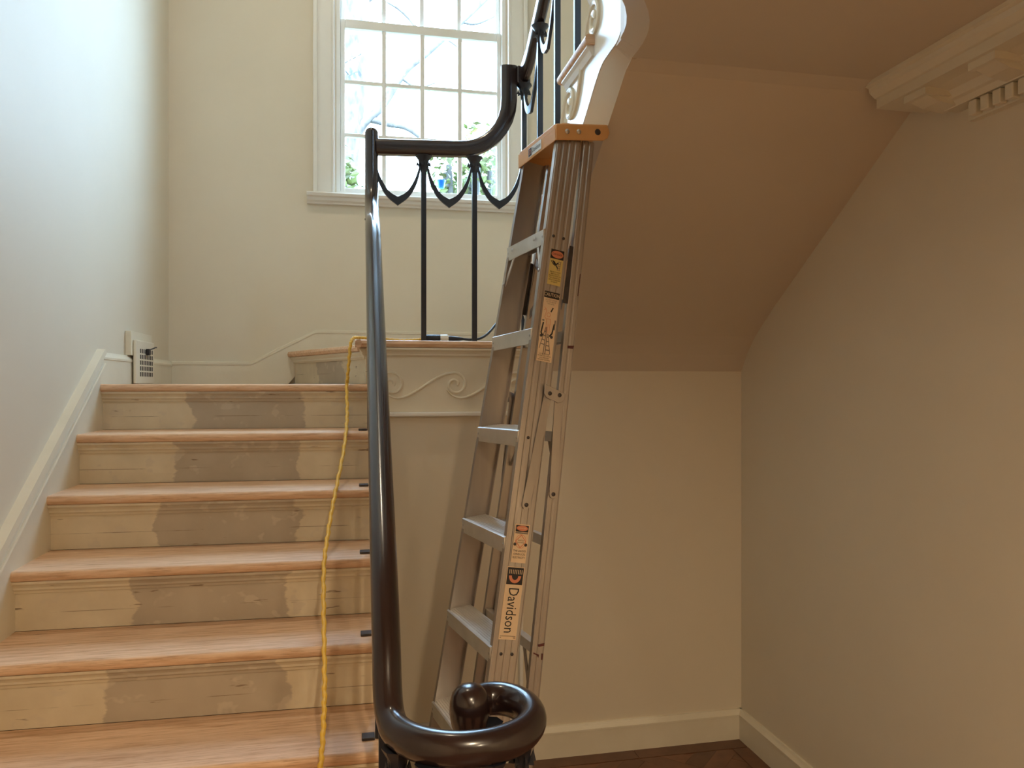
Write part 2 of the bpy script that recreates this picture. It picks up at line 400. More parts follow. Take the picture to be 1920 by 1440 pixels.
# back baseboard climbs with the platform step
def climb(name, pts, mat, y0, t=0.02):
    lowr = [(x, y0, zb) for x, zb, zt in pts]; upr = [(x, y0, zt) for x, zb, zt in pts][::-1]
    mb = MB().prism(lowr + upr, (0, -t, 0))
    cap = catmull([(x, y0-t*0.5, zt) for x, zb, zt in pts], 1)
    mb.sweep([(x, y0-0.014, zt-0.012) for x, zb, zt in pts], [(0.009, -0.008), (0.009, 0.006), (0.004, 0.010), (-0.014, 0.010), (-0.014, -0.008)], side=(0,-1,0))
    return struct(name, mb, mat)
climb('baseboard_back', [(XL+0.02, 0.0, 0.125), (-0.545, 0.0, 0.125), (-0.345, 0.0, 0.229), (-0.198, H, 0.305), (1.0, H, 0.305)], M['trim'], YB)

# stair skirt on the left wall
sk_top = [(3.24, 0.128), (1.0, 0.128-0.655*2.24)]
sk = MB().prism([(XL, 3.24, 0.128), (XL, 3.24, -0.5), (XL, 2.0, -1.55), (XL, 1.0, -1.58), (XL, 1.0, 0.128-0.655*2.24)], (0.022, 0, 0))
sk.sweep([(XL+0.016, 3.24, 0.120), (XL+0.016, 1.0, 0.120-0.655*2.24)], [(-0.016, -0.02), (0.014, -0.02), (0.016, 0.0), (0.006, 0.014), (-0.004, 0.018), (-0.016, 0.018)], side=(1,0,0))
sk.sweep([(XL+0.024, 3.24, 0.078), (XL+0.024, 1.0, 0.078-0.655*2.24)], [(-0.004, -0.006), (0.004, -0.006), (0.006, 0.0), (0.003, 0.006), (-0.004, 0.006)], side=(1,0,0))
struct('trim_skirt', sk, M['trim'])

# ------------------------------------------------------------------ cornice on the right wall
cor = struct('trim_cornice', MB().prism([(1.513, 2.03, ZC), (1.513, 2.03, ZC-0.012), (1.524, 2.03, ZC-0.016), (1.528, 2.03, ZC-0.030), (1.545, 2.03, ZC-0.044), (1.552, 2.03, ZC-0.046),
      (1.552, 2.03, ZC-0.074), (1.70, 2.03, ZC-0.074), (XR, 2.03, ZC-0.074), (XR, 2.03, ZC)], (0, -5.4, 0)), M['trim'])
MB().prism([(1.60, 1.90, ZC-0.074), (1.64, 1.90, ZC-0.082), (1.655, 1.90, ZC-0.10), (1.665, 1.90, ZC-0.104), (1.675, 1.90, ZC-0.118), (XR, 1.90, ZC-0.118), (XR, 1.90, ZC-0.074)], (0, -5.2, 0)).build('bed_moulding', M['trim'], cor)
MB().box(1.70, XR, -3.3, 1.84, ZC-0.165, ZC-0.118).build('dentil_band', M['trim'], cor)
for i in range(40):
    y = 1.815 - i*0.040
    MB().box(1.677, 1.70, y-0.026, y, ZC-0.160, ZC-0.120).build('dentil', M['trim'], cor, bevel=0.003)
for i in range(14):
    y = 1.93 - i*0.235
    mb = MB().box(1.565, 1.69, y-0.085, y, ZC-0.094, ZC-0.074)
    mb.prism([(1.58, y-0.01, ZC-0.094), (1.69, y-0.01, ZC-0.094), (1.69, y-0.01, ZC-0.118), (1.62, y-0.01, ZC-0.108)], (0, -0.065, 0))
    mb.build('modillion', M['trim'], cor)

# ------------------------------------------------------------------ window
win = struct('window_1', MB().box(WX0, WX0+0.02, YB+0.0, YB+0.11, WZ0, WZ1).box(WX1-0.02, WX1, YB, YB+0.11, WZ0, WZ1).box(WX0+0.02, WX1-0.02, YB, YB+0.11, WZ1-0.02, WZ1).box(WX0+0.02, WX1-0.02, YB, YB+0.11, WZ0, WZ0+0.02),
             M['white'], 'tall white sash window with small panes above the stair platform')
for s0, s1, nm in ((-1, 0, 'l'), (1, 0, 'r')):          # casing with a stepped profile
    xi, xo = (WX0-0.012, -0.212) if s0 < 0 else (WX1+0.012, 1.012)
    a, b_ = min(xi, xo), max(xi, xo)
    mb = MB().box(a, b_, YB-0.022, YB, WZ0-0.01, WZ1+0.10)
    ed = (xo, xo+0.022) if s0 < 0 else (xo-0.022, xo)
    mb.box(ed[0], ed[1], YB-0.036, YB-0.022, WZ0-0.01, WZ1+0.10)
    ed = (xi-0.014, xi) if s0 < 0 else (xi, xi+0.014)
    mb.box(ed[0], ed[1], YB-0.030, YB-0.022, WZ0-0.01, WZ1)
    mb.build('casing', M['white'], win, bevel=0.003)
MB().box(-0.212, 1.012, YB-0.03, YB, WZ1+0.0, WZ1+0.12).build('casing', M['white'], win, bevel=0.003)
MB().prism([(-0.245, YB, WZ0-0.005), (-0.245, YB-0.062, WZ0-0.005), (-0.245, YB-0.068, WZ0-0.012), (-0.245, YB-0.062, WZ0-0.026), (-0.245, YB-0.046, WZ0-0.030), (-0.245, YB-0.040, WZ0-0.046), (-0.245, YB-0.024, WZ0-0.054), (-0.245, YB-0.02, WZ0-0.062), (-0.245, YB, WZ0-0.062)], (1.29, 0, 0)).build('window_sill', M['white'], win)
gx0, gx1 = -0.039, 0.839
pw = (gx1-gx0)/4
def sash(y, z0, z1, bot, top):
    mb = MB()
    mb.box(WX0+0.02, gx0, y, y+0.035, z0, z1); mb.box(gx1, WX1-0.02, y, y+0.035, z0, z1)
    mb.box(gx0, gx1, y, y+0.035, z0, z0+bot); mb.box(gx0, gx1, y, y+0.035, z1-top, z1)
    mb.build('sash', M['white'], win, bevel=0.003)
    a, b = z0+bot, z1-top; ph = (b-a)/3
    for i in range(1, 4): MB().box(gx0+pw*i-0.013, gx0+pw*i+0.013, y+0.004, y+0.031, a, b).build('muntin', M['white'], win, bevel=0.004)
    for j in range(1, 3): MB().box(gx0, gx1, y+0.006, y+0.029, a+ph*j-0.011, a+ph*j+0.011).build('muntin', M['white'], win, bevel=0.004)
    for i in range(4):
        for j in range(3):
            MB().box(gx0+pw*i+0.0131*(i > 0), gx0+pw*(i+1)-0.0131*(i < 3), y+0.017, y+0.020, a+ph*j+0.0111*(j > 0), a+ph*(j+1)-0.0111*(j < 2)).build('pane', M['glass'], win)
sash(YB+0.025, WZ0+0.02, 2.075, 0.025, 0.05)
sash(YB+0.062, 2.035, WZ1-0.02, 0.04, 0.035)
# plain upstairs window out of view, added to light the stairwell
def added_window(name, P, a0, a1, z0, z1):
    fr = MB()
    for (u0, u1, w0, w1) in ((a0, a0+0.05, z0, z1), (a1-0.05, a1, z0, z1), (a0+0.05, a1-0.05, z0, z0+0.05), (a0+0.05, a1-0.05, z1-0.05, z1)): fr.box(*P(u0, u1, w0, w1))
    o = struct(name, fr, M['white'])
    n = 4; w = (a1-a0-0.1)/n
    for i in range(1, n): MB().box(*P(a0+0.05+w*i-0.01, a0+0.05+w*i+0.01, z0+0.05, z1-0.05)).build('muntin', M['white'], o)
    for i in range(n):
        b = P(a0+0.05+w*i+0.011, a0+0.05+w*(i+1)-0.011, z0+0.05, z1-0.05)
        b = (b[0]+0.015, b[1]-0.015, *b[2:]) if name.endswith('2') else (b[0], b[1], b[2]+0.015, b[3]-0.015, b[4], b[5])
        MB().box(*b).build('pane', M['glass'], o)
added_window('added_window_2', lambda u0, u1, w0, w1: (XR+0.04, XR+0.08, u0, u1, w0, w1), *UPS)
cup = MB().lathe((0.515, YB+0.084, 1.155), [(0.016, 0), (0.018, 0.002), (0.026, 0.040), (0.028, 0.041), (0.028, 0.048), (0.022, 0.048), (0.014, 0.006)], 12)
cup = cup.build('hanging_cup', M['blue'], smooth=True)
tag(cup, 'small bright blue cup on the outside of the window glass', 'cup')

# ------------------------------------------------------------------ lower flight
YLs = [3.225, 2.965, 2.700, 2.437, 2.184, 1.930, 1.675, 1.420, 1.165]
YRs = [3.178, 2.922, 2.664, 2.410, 2.160, 1.905, 1.650, 1.395, 1.140]
XT0, XT1 = XL+0.022, 0.078
lf = thing('lower_stair_flight', (-0.45, 1.2, ZF), 'lower flight with bare oak treads and patchy cream risers climbing beside the left wall', 'staircase')
def tread_profile(yb, yn, z, th=0.030):
    """side profile from the back edge yb to the rounded nosing at yn"""
    r = th/2; pts = [(yb, z), (yn+r*0.8, z)]
    for k in range(1, 6):
        t = math.pi*k/6; pts.append((yn + r*0.8 - math.sin(t)*r*0.8, z - r + math.cos(t)*r))
    pts += [(yn+r*0.8, z-th), (yb, z-th)]
    return pts
def span(mb, profL, profR, x0, x1):
    mb.hexa([(x0, y, z) for y, z in profL], [(x1, y, z) for y, z in profR]); return mb
cove = lambda y, z: [(y, z), (y-0.026, z), (y-0.026, z-0.007), (y-0.018, z-0.014), (y-0.014, z-0.020), (y-0.014, z-0.026), (y-0.008, z-0.031), (y-0.006, z-0.038), (y, z-0.038)]
for k in range(0, 9):
    z = -k*H
    if k == 0: yb = (YB-0.02, YB-0.02)
    else: yb = (YLs[k-1], YRs[k-1])
    x0 = XT0; x1 = XT1
    if k == 0:
        # landing: a platform with a nosed front edge that runs back to the winder riser
        mb = MB(); span(mb, tread_profile(3.45, YLs[0]-0.034, z), tread_profile(3.45, YRs[0]-0.034, z), x0, x1)
        mb.build('tread', M['oak'], lf, smooth=True)
        MB().box(x0, 0.4, 3.45, YB-0.02, z-0.03, z).build('landing_boards', M['oak'], lf)
    else:
        mb = MB(); span(mb, tread_profile(yb[0]-0.001, YLs[k]-0.034, z), tread_profile(yb[1]-0.001, YRs[k]-0.034, z), x0, x1)
        mb.build('tread', M['oak'], lf, smooth=True)
    zt, zb = z-0.030, z-H + (0.001 if k < 8 else 0.001)
    mb = MB(); span(mb, [(YLs[k], zt), (YLs[k]+0.02, zt), (YLs[k]+0.02, zb), (YLs[k], zb)], [(YRs[k], zt), (YRs[k]+0.02, zt), (YRs[k]+0.02, zb), (YRs[k], zb)], x0, x1)
    mb.build('riser', M['riser'], lf)
    mb = MB(); span(mb, cove(YLs[k], zt), cove(YRs[k], zt), x0, x1)
    mb.build('cove_moulding', M['riser'], lf)
# closed outer side of the flight, facing the hall
sp_ = MB()
for k in range(1, 9):
    sp_.box(0.056, 0.078, YRs[k]+0.0205, YRs[k-1]+0.0205 if k > 1 else YP+0.022, ZF, -k*H-0.0305)
sp_.build('side_panel', M['trim'], lf)

# ------------------------------------------------------------------ platform one step above the landing, with carved fascia
pf = thing('stair_platform', (0.4, YP, ZF), 'raised quarter platform with oak nosing above a carved wave frieze and panel', 'staircase')
PO = [(0.018, 3.135), (0.026, 3.55), (-0.345, YB-0.02)]
ptop = [(PO[0][0]+0.01, PO[0][1]+0.01), (PO[1][0]+0.01, PO[1][1]), (PO[2][0]+0.01, PO[2][1]), (0.86, YB-0.02), (0.80, 3.145)]
MB().prism([(x, y, H-0.026) for x, y in ptop], (0, 0, 0.026)).build('platform_boards', M['oak'], pf)
nos = [(-0.001, 0.0), (-0.004, 0.013), (-0.013, 0.0155), (-0.022, 0.013), (-0.028, 0), (-0.022, -0.013), (-0.013, -0.0155), (-0.004, -0.013)]
def nosing(p, q, outn, name='nosing'):
    p, q, o = Vector((*p, H-0.0145)), Vector((*q, H-0.0145)), Vector((*outn, 0)).normalized()
    ring = lambda c: [c - o*a - o*0.013 + Vector((0, 0, b)) for a, b in nos]
    MB().hexa(ring(p), ring(q)).build(name, M['oak'], pf, smooth=True)
nosing((0.012, PO[0][1]+0.012), (0.80, PO[0][1]+0.012), (0, -1))
nosing((PO[0][0]+0.008, PO[0][1]-0.01), (PO[1][0]+0.008, PO[1][1]), (-1, 0))
dn = Vector((PO[2][0]-PO[1][0], PO[2][1]-PO[1][1])); on = Vector((-dn.y, dn.x)).normalized()
nosing((PO[1][0]+0.008, PO[1][1]-0.012), (PO[2][0]+0.008, PO[2][1]), (on.x, on.y))
# riser that turns back to the wall
ri = [(0.055, YP+0.021), (0.058, 3.56), (-0.31, YB-0.021)]
for (p, q, nrm) in ((ri[0], ri[1], Vector((-1, 0))), (ri[1], ri[2], on)):
    p3, q3 = Vector((*p, 0.001)), Vector((*q, 0.001)); off = Vector((-nrm.x*0.02, -nrm.y*0.02, 0))
    MB().prism([p3, q3, q3+off, p3+off], (0, 0, H-0.03)).build('riser', M['riser2'], pf)
    pr = [(a, b) for a, b in ((0, 0), (0.024, 0), (0.024, -0.007), (0.014, -0.018), (0.014, -0.025), (0.006, -0.034), (0, -0.034))]
    ring = lambda c: [c + Vector((nrm.x*a, nrm.y*a, H-0.0305+b)) for a, b in pr]
    MB().hexa(ring(Vector((*p, 0))), ring(Vector((*q, 0)))).build('cove_moulding', M['trim'], pf)
# fascia board and its mouldings (front of the platform)
MB().box(0.078, 0.76, YP-0.012, YP-0.0005, -0.115, H-0.03).build('fascia', M['trim'], pf)
MB().prism([(0.06, y, z) for y, z in [(YP-0.012, H-0.0305), (YP-0.036, H-0.0305), (YP-0.036, H-0.038), (YP-0.026, H-0.046), (YP-0.022, H-0.054), (YP-0.022, H-0.060), (YP-0.016, H-0.066), (YP-0.012, H-0.066)]], (0.70, 0, 0)).build('cove_moulding', M['trim'], pf)
# panel frame below
def frame_bar(x0, x1, z0, z1):
    MB().box(x0, x1, YP-0.028, YP-0.0005, z0, z1).build('panel_moulding', M['white'], pf, bevel=0.005)
frame_bar(0.108, 0.708, -0.134, -0.1155)
frame_bar(0.108, 0.124, -1.40, -0.1345)
frame_bar(0.692, 0.708, -1.40, -0.1345)
frame_bar(0.108, 0.708, -1.417, -1.4005)
# wave scroll: one unit = tail, trough, rise, crest and spiral, in a 2D frame (along, up)
def wave_unit(w=0.262, h=0.098):
    k = w/510.0
    pts = [(850,735), (868,760), (895,783), (930,799), (965,803), (1010,797), (1060,778), (1110,750), (1165,715), (1225,672), (1285,636), (1350,609), (1420,598)]
    pts = [((x-1420)*k, (690-y)*k) for x, y in pts]
    cx, cy = 6*k, 8*k - 0.006
    r0 = 92*k - 0.002
    sp = []
    for i in range(1, 34):
        t = i/33.0; a = math.radians(90 - 470*t); r = r0*(1-t)**0.9*0.92 + 0.007
        sp.append((cx + r*math.cos(a), cy + r*math.sin(a)))
    return pts, sp
def wave(parent, origin, e1, e2, en, mat, r=0.0060, sc=1.0, name='scroll', xmin=None):
    a, b = wave_unit()
    pts = [Vector(origin) + Vector(e1)*x*sc + Vector(e2)*y*sc for x, y in a + b]
    if xmin is not None: pts = [p for p in pts if p.x > xmin]
    n = len(pts)
    prof = [(-1.0*r, -0.0015), (1.0*r, -0.0015), (0.8*r, r*0.7), (0, r*1.0), (-0.8*r, r*0.7)]
    mb = MB(); N_ = Vector(en).normalized(); rings = []
    for i, p in enumerate(pts):
        T = (pts[min(i+1, n-1)] - pts[max(i-1, 0)]).normalized(); sd = T.cross(N_).normalized()
        k = min(1.0, 0.35 + i*0.12) * (1.0 if i < n-6 else 1.15)
        rings.append([p + sd*u*k + N_*v for u, v in prof])
    o = 0; m = 5
    for rg in rings: mb.v += rg
    for i in range(n-1):
        for j in range(m): mb.f.append((i*m+j, i*m+(j+1) % m, (i+1)*m+(j+1) % m, (i+1)*m+j))
    mb.f.append(tuple(range(m))); mb.f.append(tuple((n-1)*m + j for j in range(m)))
    return mb.build(name, mat, parent, smooth=True)
for xc in (0.155, 0.4165, 0.678):
    wave(pf, (xc, YP-0.0122, 0.0), (1,0,0), (0,0,1), (0,-1,0), M['trim'], xmin=0.082)

# ------------------------------------------------------------------ upper flight (winders, then straight towards the hall)
uf = thing('upper_stair_flight', (1.2, 2.6, 0.10), 'upper flight returning overhead with scroll carved white stringer beside the stepladder', 'staircase')
UZ = {2: 0.352, 3: 0.526, 4: 0.700, 5: 0.874, 6: 1.048, 7: 1.205}
UY = {4: 3.03, 5: 2.77, 6: 2.51, 7: 2.235}
BXs = 0.712                                              # face of the carved stringer
# winder treads
MB().prism([(0.80, 3.20, UZ[2]-0.03), (0.86, YB-0.02, UZ[2]-0.03), (XR, YB-0.02, UZ[2]-0.03), (XR, 3.85, UZ[2]-0.03)], (0, 0, 0.03)).build('tread', M['oak'], uf)
MB().prism([(0.70, 3.20, UZ[3]-0.03), (0.80, 3.22, UZ[3]-0.03), (XR, 3.92, UZ[3]-0.03), (XR, 3.03, UZ[3]-0.03), (0.70, 3.03, UZ[3]-0.03)], (0, 0, 0.03)).build('tread', M['oak'], uf)
MB().prism([(0.82, 3.20, H), (0.88, YB-0.02, H), (0.90, YB-0.02, H), (0.84, 3.20, H)], (0, 0, UZ[2]-0.03-H)).build('riser', M['trim'], uf)
MB().prism([(0.82, 3.20, UZ[2]), (XR, 3.87, UZ[2]), (XR, 3.85, UZ[2]), (0.84, 3.20, UZ[2])], (0, 0, UZ[3]-0.03-UZ[2])).build('riser', M['trim'], uf)
MB().box(0.76, XR, 3.0, 3.02, UZ[3], UZ[4]-0.03).build('riser', M['trim'], uf)
for n in (4, 5, 6):
    z = UZ[n]; y0, y1 = UY[n+1]-0.02, UY[n]
    # tread with a nosing facing away from the hall and a returned nosing on the open side
    pr = [(y0, z), (y1-0.012, z)] + [(y1-0.012+0.012*math.sin(math.pi*k/6), z-0.015+0.015*math.cos(math.pi*k/6)) for k in range(1, 6)] + [(y1-0.012, z-0.03), (y0, z-0.03)]
    tr = MB().prism([(0.712, y, zz) for y, zz in pr], (XR-0.714, 0, 0)).build('tread', M['oak'], uf, smooth=True)
    rp = [(0.712, z), (0.692, z)] + [(0.692-0.010*math.sin(math.pi*k/6), z-0.015+0.015*math.cos(math.pi*k/6)) for k in range(1, 6)] + [(0.692, z-0.03), (0.712, z-0.03)]
    MB().prism([(x, y0-0.03, zz) for x, zz in rp], (0, y1-y0+0.03, 0)).build('tread_return', M['oak'], uf, smooth=True)
    cv = [(0.712, z-0.03), (0.690, z-0.03), (0.690, z-0.036), (0.698, z-0.044), (0.702, z-0.052), (0.706, z-0.060), (0.712, z-0.060)]
    MB().prism([(x, y0-0.02, zz) for x, zz in cv], (0, y1-y0-0.01, 0)).build('cove_moulding', M['white'], uf)
    MB().box(0.76, XR-0.002, UY[n+1]-0.05, UY[n+1]-0.03, z, UZ[n+1]-0.03).build('riser', M['trim'], uf)
z = UZ[7]
rp = [(0.712, z), (0.692, z)] + [(0.692-0.010*math.sin(math.pi*k/6), z-0.015+0.015*math.cos(math.pi*k/6)) for k in range(1, 6)] + [(0.692, z-0.03), (0.712, z-0.03)]
MB().prism([(x, 1.90, zz) for x, zz in rp], (0, UY[7]-1.90, 0)).build('tread_return', M['oak'], uf, smooth=True)
MB().prism([(x, 1.91, zz) for x, zz in [(0.712, z-0.03), (0.690, z-0.03), (0.690, z-0.036), (0.698, z-0.044), (0.702, z-0.052), (0.706, z-0.060), (0.712, z-0.060)]], (0, UY[7]-1.93, 0)).build('cove_moulding', M['white'], uf)
# carved stringer face and the canted underside band
botc = catmull([(0, y, zz) for y, zz in [(3.16, 0.29), (2.75, 0.545), (2.45, 0.73), (2.292, 0.828), (2.19, 0.895), (2.122, 0.930), (2.05, 0.937), (1.985, 0.942), (1.95, 0.968), (1.945, 1.0), (1.955, 1.03), (1.97, 1.05)]], 4)
bot = [(p.y, p.z) for p in botc]
top = [(1.95, UZ[7]-0.03), (UY[7]-0.03, UZ[7]-0.03)]
for n in (6, 5, 4):
    top += [(UY[n+1]-0.03, UZ[n]-0.03), (UY[n]-0.03, UZ[n]-0.03)]
top += [(3.0, UZ[3]-0.03), (3.16, UZ[3]-0.03)]
MB().prism([(BXs, y, zz) for y, zz in bot + top], (0.0325, 0, 0)).build('stringer', M['white'], uf)
cb = MB()
for i in range(len(bot)-1):
    (ya, za), (yb_, zb_) = bot[i], bot[i+1]
def sofz(y):
    if y <= 2.03: return 0.903
    if y <= 2.896: return 0.312 + 0.68*(2.896-y)
    return 0.312 - 0.80*(y-2.896)
bandp = []
for y, zz in bot:
    if y < 2.0 or (y < 2.04 and zz > 0.95): continue
    bandp.append(((BXs+0.006, y, zz-0.001), (SX-0.0005, y, sofz(y))))
bandp.append(((BXs+0.006, 2.0, 0.985), (SX-0.0005, 2.0, 0.903)))
vs = []; fs = []
for a, b in bandp:
    zt_ = max(a[2], b[2] + 0.004)
    vs += [(BXs+0.002, a[1], zt_), (SX-0.0005, b[1], b[2]), (SX+0.012, b[1], b[2]), (SX+0.012, a[1], zt_)]
for i in range(len(bandp)-1):
    o = i*4; fs += [(o+j, o+(j+1) % 4, o+4+(j+1) % 4, o+4+j) for j in range(4)]
fs += [(0, 1, 2, 3), tuple(len(vs)-4+k for k in range(4))]
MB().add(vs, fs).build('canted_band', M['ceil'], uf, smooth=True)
e1 = Vector((0, -0.264, 0.165)).normalized(); e2 = Vector((0, 0.165, 0.264)).normalized()
for k in range(-1, 3):
    wave(uf, Vector((BXs-0.0002, 2.452, 0.925)) + Vector((0, 0.262, -0.168))*k, e1, e2, (-1,0,0), M['trim'], r=0.0095, sc=1.15)
wave(uf, (BXs-0.0002, 2.190, 1.090), e1, e2, (-1,0,0), M['trim'], r=0.0095, sc=1.15)

# ------------------------------------------------------------------ railing
rl = thing('stair_railing', (0.07, 1.4, ZF), 'dark mahogany handrail with scroll end and black iron swag balusters', 'railing')
def oval(a, b, n=16): return [(a*math.cos(2*math.pi*i/n), b*math.sin(2*math.pi*i/n)) for i in range(n)]
RY = lambda y: 0.622 + 0.69*(y-2.91)                     # centre height of the sloping rail
VC = Vector((0.182, 1.285)); VZ = -0.572
path = [(0.080, 3.222, 1.045), (0.080, 3.222, 0.95), (0.080, 3.218, 0.86), (0.079, 3.19, 0.775), (0.078, 3.12, 0.705), (0.077, 3.0, 0.640), (0.074, 2.8, RY(2.8)+0.012)]
for y in (2.5, 2.1, 1.7): path.append((0.060+0.014*(y-1.5)/1.3, y, RY(y)))
path += [(0.0605, 1.52, RY(1.52)), (0.0600, 1.43, -0.412), (0.0600, 1.375, -0.470), (0.0600, 1.335, -0.528)]
spi = [(0.0630, 1.305, -0.560), (0.072, 1.270, VZ), (0.100, 1.222, VZ), (0.140, 1.193, VZ), (0.182, 1.183, VZ), (0.230, 1.190, VZ), (0.272, 1.216, VZ), (0.299, 1.260, VZ), (0.301, 1.312, VZ), (0.278, 1.354, VZ), (0.242, 1.366, VZ), (0.214, 1.346, VZ), (0.202, 1.318, VZ)]
path = catmull(path + spi, 6)
def prof_scale(t): return 1.0
mb = MB(); mb.sweep(path, oval(0.0235, 0.0275, 20), side=(1,0,0), scale=lambda t: 1.16 - 0.10*max(0, min(1, (t-0.25)/0.3)))
mb.build('handrail', M['rail'], rl, smooth=True)
endp = path[0]
MB().lathe(endp, [(0.0272, -0.004), (0.0262, 0.004), (0.022, 0.012), (0.014, 0.018), (0.001, 0.020)], 20).build('rail_end', M['rail'], rl, smooth=True)
cc = (0.199, 1.306, VZ)
MB().lathe(cc, [(0.020, -0.052), (0.021, -0.040), (0.024, -0.036), (0.031, -0.018), (0.035, 0.004), (0.0345, 0.022), (0.030, 0.038), (0.021, 0.048), (0.010, 0.052), (0.0005, 0.053)], 24).build('scroll_cap', M['rail'], rl, smooth=True)

def capital(c, top_z, parent, sc=1.0):
    """leafy flare between a baluster rod and the rail"""
    x, y, z = c; zt = top_z
    mb = MB(); prof = [(0.0125, -0.066), (0.015, -0.048), (0.020, -0.040), (0.019, -0.034), (0.023, -0.018), (0.034, -0.004), (0.036, 0.0)]
    mb.lathe((x, y, zt), [(max(0.0112, r*sc), h) for r, h in prof], 8)
    for k in range(8):
        a = 2*math.pi*k/8; d = Vector((math.cos(a), math.sin(a), 0)); p = Vector((x, y, zt))
        mb.add([p + d*0.019*sc + Vector((0,0,-0.040)) + d.orthogonal().normalized()*0.004, p + d*0.019*sc + Vector((0,0,-0.040)) - d.orthogonal().normalized()*0.004, p + d*0.026*sc + Vector((0,0,-0.022)), p + d*0.032*sc + Vector((0,0,-0.042))], [(0,1,2), (0,3,1), (1,3,2), (2,3,0)])
    return mb.build('leaf_capital', M['iron'], parent, smooth=True)
def baluster(x, y, z0, z1, s=0.0105, sc=1.0):
    o = MB().box(x-s, x+s, y-s, y+s, z0, z1-0.03).build('baluster', M['iron'], rl, bevel=0.002)
    capital((x, y, z1), z1, o, sc); return o
def swag(p0, p1, drop, thick, nrm):
    """pointed garland between two baluster heads; p0, p1 are the top points"""
    p0, p1 = Vector(p0), Vector(p1); mid = (p0+p1)/2; half = (p1-p0)/2; dz = Vector((0,0,1)); nrm = Vector(nrm)
    inner = [(-0.86, 0.05), (-0.80, -0.14), (-0.62, -0.43), (-0.33, -0.69), (0, -0.81)]
    outer = [(-0.91, 0.05), (-0.875, -0.16), (-0.72, -0.51), (-0.42, -0.80), (0, -1.0)]
    I = catmull([(a, b, 0) for a, b in inner], 4); O = catmull([(a, b, 0) for a, b in outer], 4)
    I = I + [Vector((-q.x, q.y, 0)) for q in I[-2::-1]]; O = O + [Vector((-q.x, q.y, 0)) for q in O[-2::-1]]
    W3 = lambda q: mid + half*q.x + dz*(q.y*drop)
    mb = MB(); n = len(I)
    for q, w in zip(I, O): mb.v += [W3(q)+nrm*thick, W3(w)+nrm*thick, W3(w)-nrm*thick, W3(q)-nrm*thick]
    for i in range(n-1):
        for j in range(4): mb.f.append((i*4+j, i*4+(j+1) % 4, (i+1)*4+(j+1) % 4, (i+1)*4+j))
    mb.f.append((0, 1, 2, 3)); mb.f.append(tuple((n-1)*4+j for j in range(4)))
    return mb.build('swag', M['iron'], rl, smooth=True)
# lower flight balusters, one per tread, fixed by a small bracket
lowb = []
for k in range(1, 8):
    y = YRs[k]+0.045; x = 0.0665
    zt = RY(y)-0.030
    if y < 1.45: continue
    baluster(x, y, -k*H, zt, 0.0095, 0.55); lowb.append((x, y, zt))
    MB().box(0.024, x-0.0105, y-0.016, y+0.016, -k*H, -k*H+0.008).build('fixing_bracket', M['dark_steel'], rl, bevel=0.002)
for a, b in zip(lowb, lowb[1:]): swag(Vector(a)-Vector((0,0,0.03)), Vector(b)-Vector((0,0,0.03)), 0.19, 0.006, (1,0,0))
# balusters under the scroll
for ang in (185, 238, 292, 350, 48):
    a = math.radians(ang); rr = 0.105 if ang != 48 else 0.085
    x, y = 0.178 + rr*math.cos(a), 1.272 + rr*0.8*math.sin(a)
    baluster(x, y, ZF+0.001, VZ-0.024, 0.010, 0.75)
baluster(cc[0], cc[1], ZF+0.001, VZ-0.05)
# level rail on the platform with its gooseneck
RP = 3.215
xs = [0.079, 0.295, 0.511, 0.727]
gp = [(0.098, RP, 0.985), (0.295, RP, 0.992), (0.43, RP, 0.997)]
for k in range(0, 9):
    t = math.radians(90*k/8); gp.append((0.445 + 0.215*math.sin(t), RP, 1.218 - 0.22*math.cos(t)))
gp += [(0.660, RP, 1.29), (0.660, RP, 1.366)]
rprof = [(0.016, -0.033), (0.0225, -0.022), (0.0225, 0.012), (0.017, 0.027), (0.008, 0.033), (-0.008, 0.033), (-0.017, 0.027), (-0.0225, 0.012), (-0.0225, -0.022), (-0.016, -0.033)]
MB().sweep(gp, rprof, side=(0,-1,0)).build('platform_rail', M['rail'], rl, smooth=True)
MB().box(0.692, 0.752, RP-0.024, RP+0.024, 1.290, 1.366).build('rail_block', M['rail'], rl, bevel=0.006)
up = [(0.727, RP, 1.325), (0.727, 3.14, 1.345), (0.728, 3.05, 1.385), (0.729, 2.9, 1.475), (0.730, 2.7, 1.603)] + [(0.730, y, 1.603 + 0.66*(2.7-y)) for y in (2.5, 2.3, 2.1, 1.9)]
up = catmull(up, 4)
MB().sweep(up, rprof, side=(1,0,0)).build('upper_rail', M['rail'], rl, smooth=True)
for x in xs[1:3]: baluster(x, RP, H+0.0005, 0.958 if x < 0.4 else 0.966)
baluster(0.727, RP, H+0.0005, 1.292)
ws = 0.915
for i in range(3):
    zt = 0.93 if i < 2 else 0.935
    swag((xs[i], RP, zt), (xs[i+1], RP, zt), 0.185, 0.006, (0,1,0))
ub = [(0.727, RP, 1.292)]
def upz(y):
    for a, b in zip(up, up[1:]):
        if b.y <= y <= a.y: return a.z + (b.z-a.z)*(a.y-y)/max(1e-6, a.y-b.y)
    return up[-1].z
for n, y in ((4, 2.935), (5, 2.675), (6, 2.425)):
    zt = upz(y)-0.034
    baluster(0.729, y, UZ[n]+0.0005, zt); ub.append((0.729, y, zt))
ub.append((0.729, 2.17, upz(2.17)-0.034)); baluster(0.729, 2.17, UZ[7]+0.0005, ub[-1][2])
for a, b in zip(ub, ub[1:]): swag(Vector(a)-Vector((0,0,0.03)), Vector(b)-Vector((0,0,0.03)), 0.20, 0.006, (1,0,0))

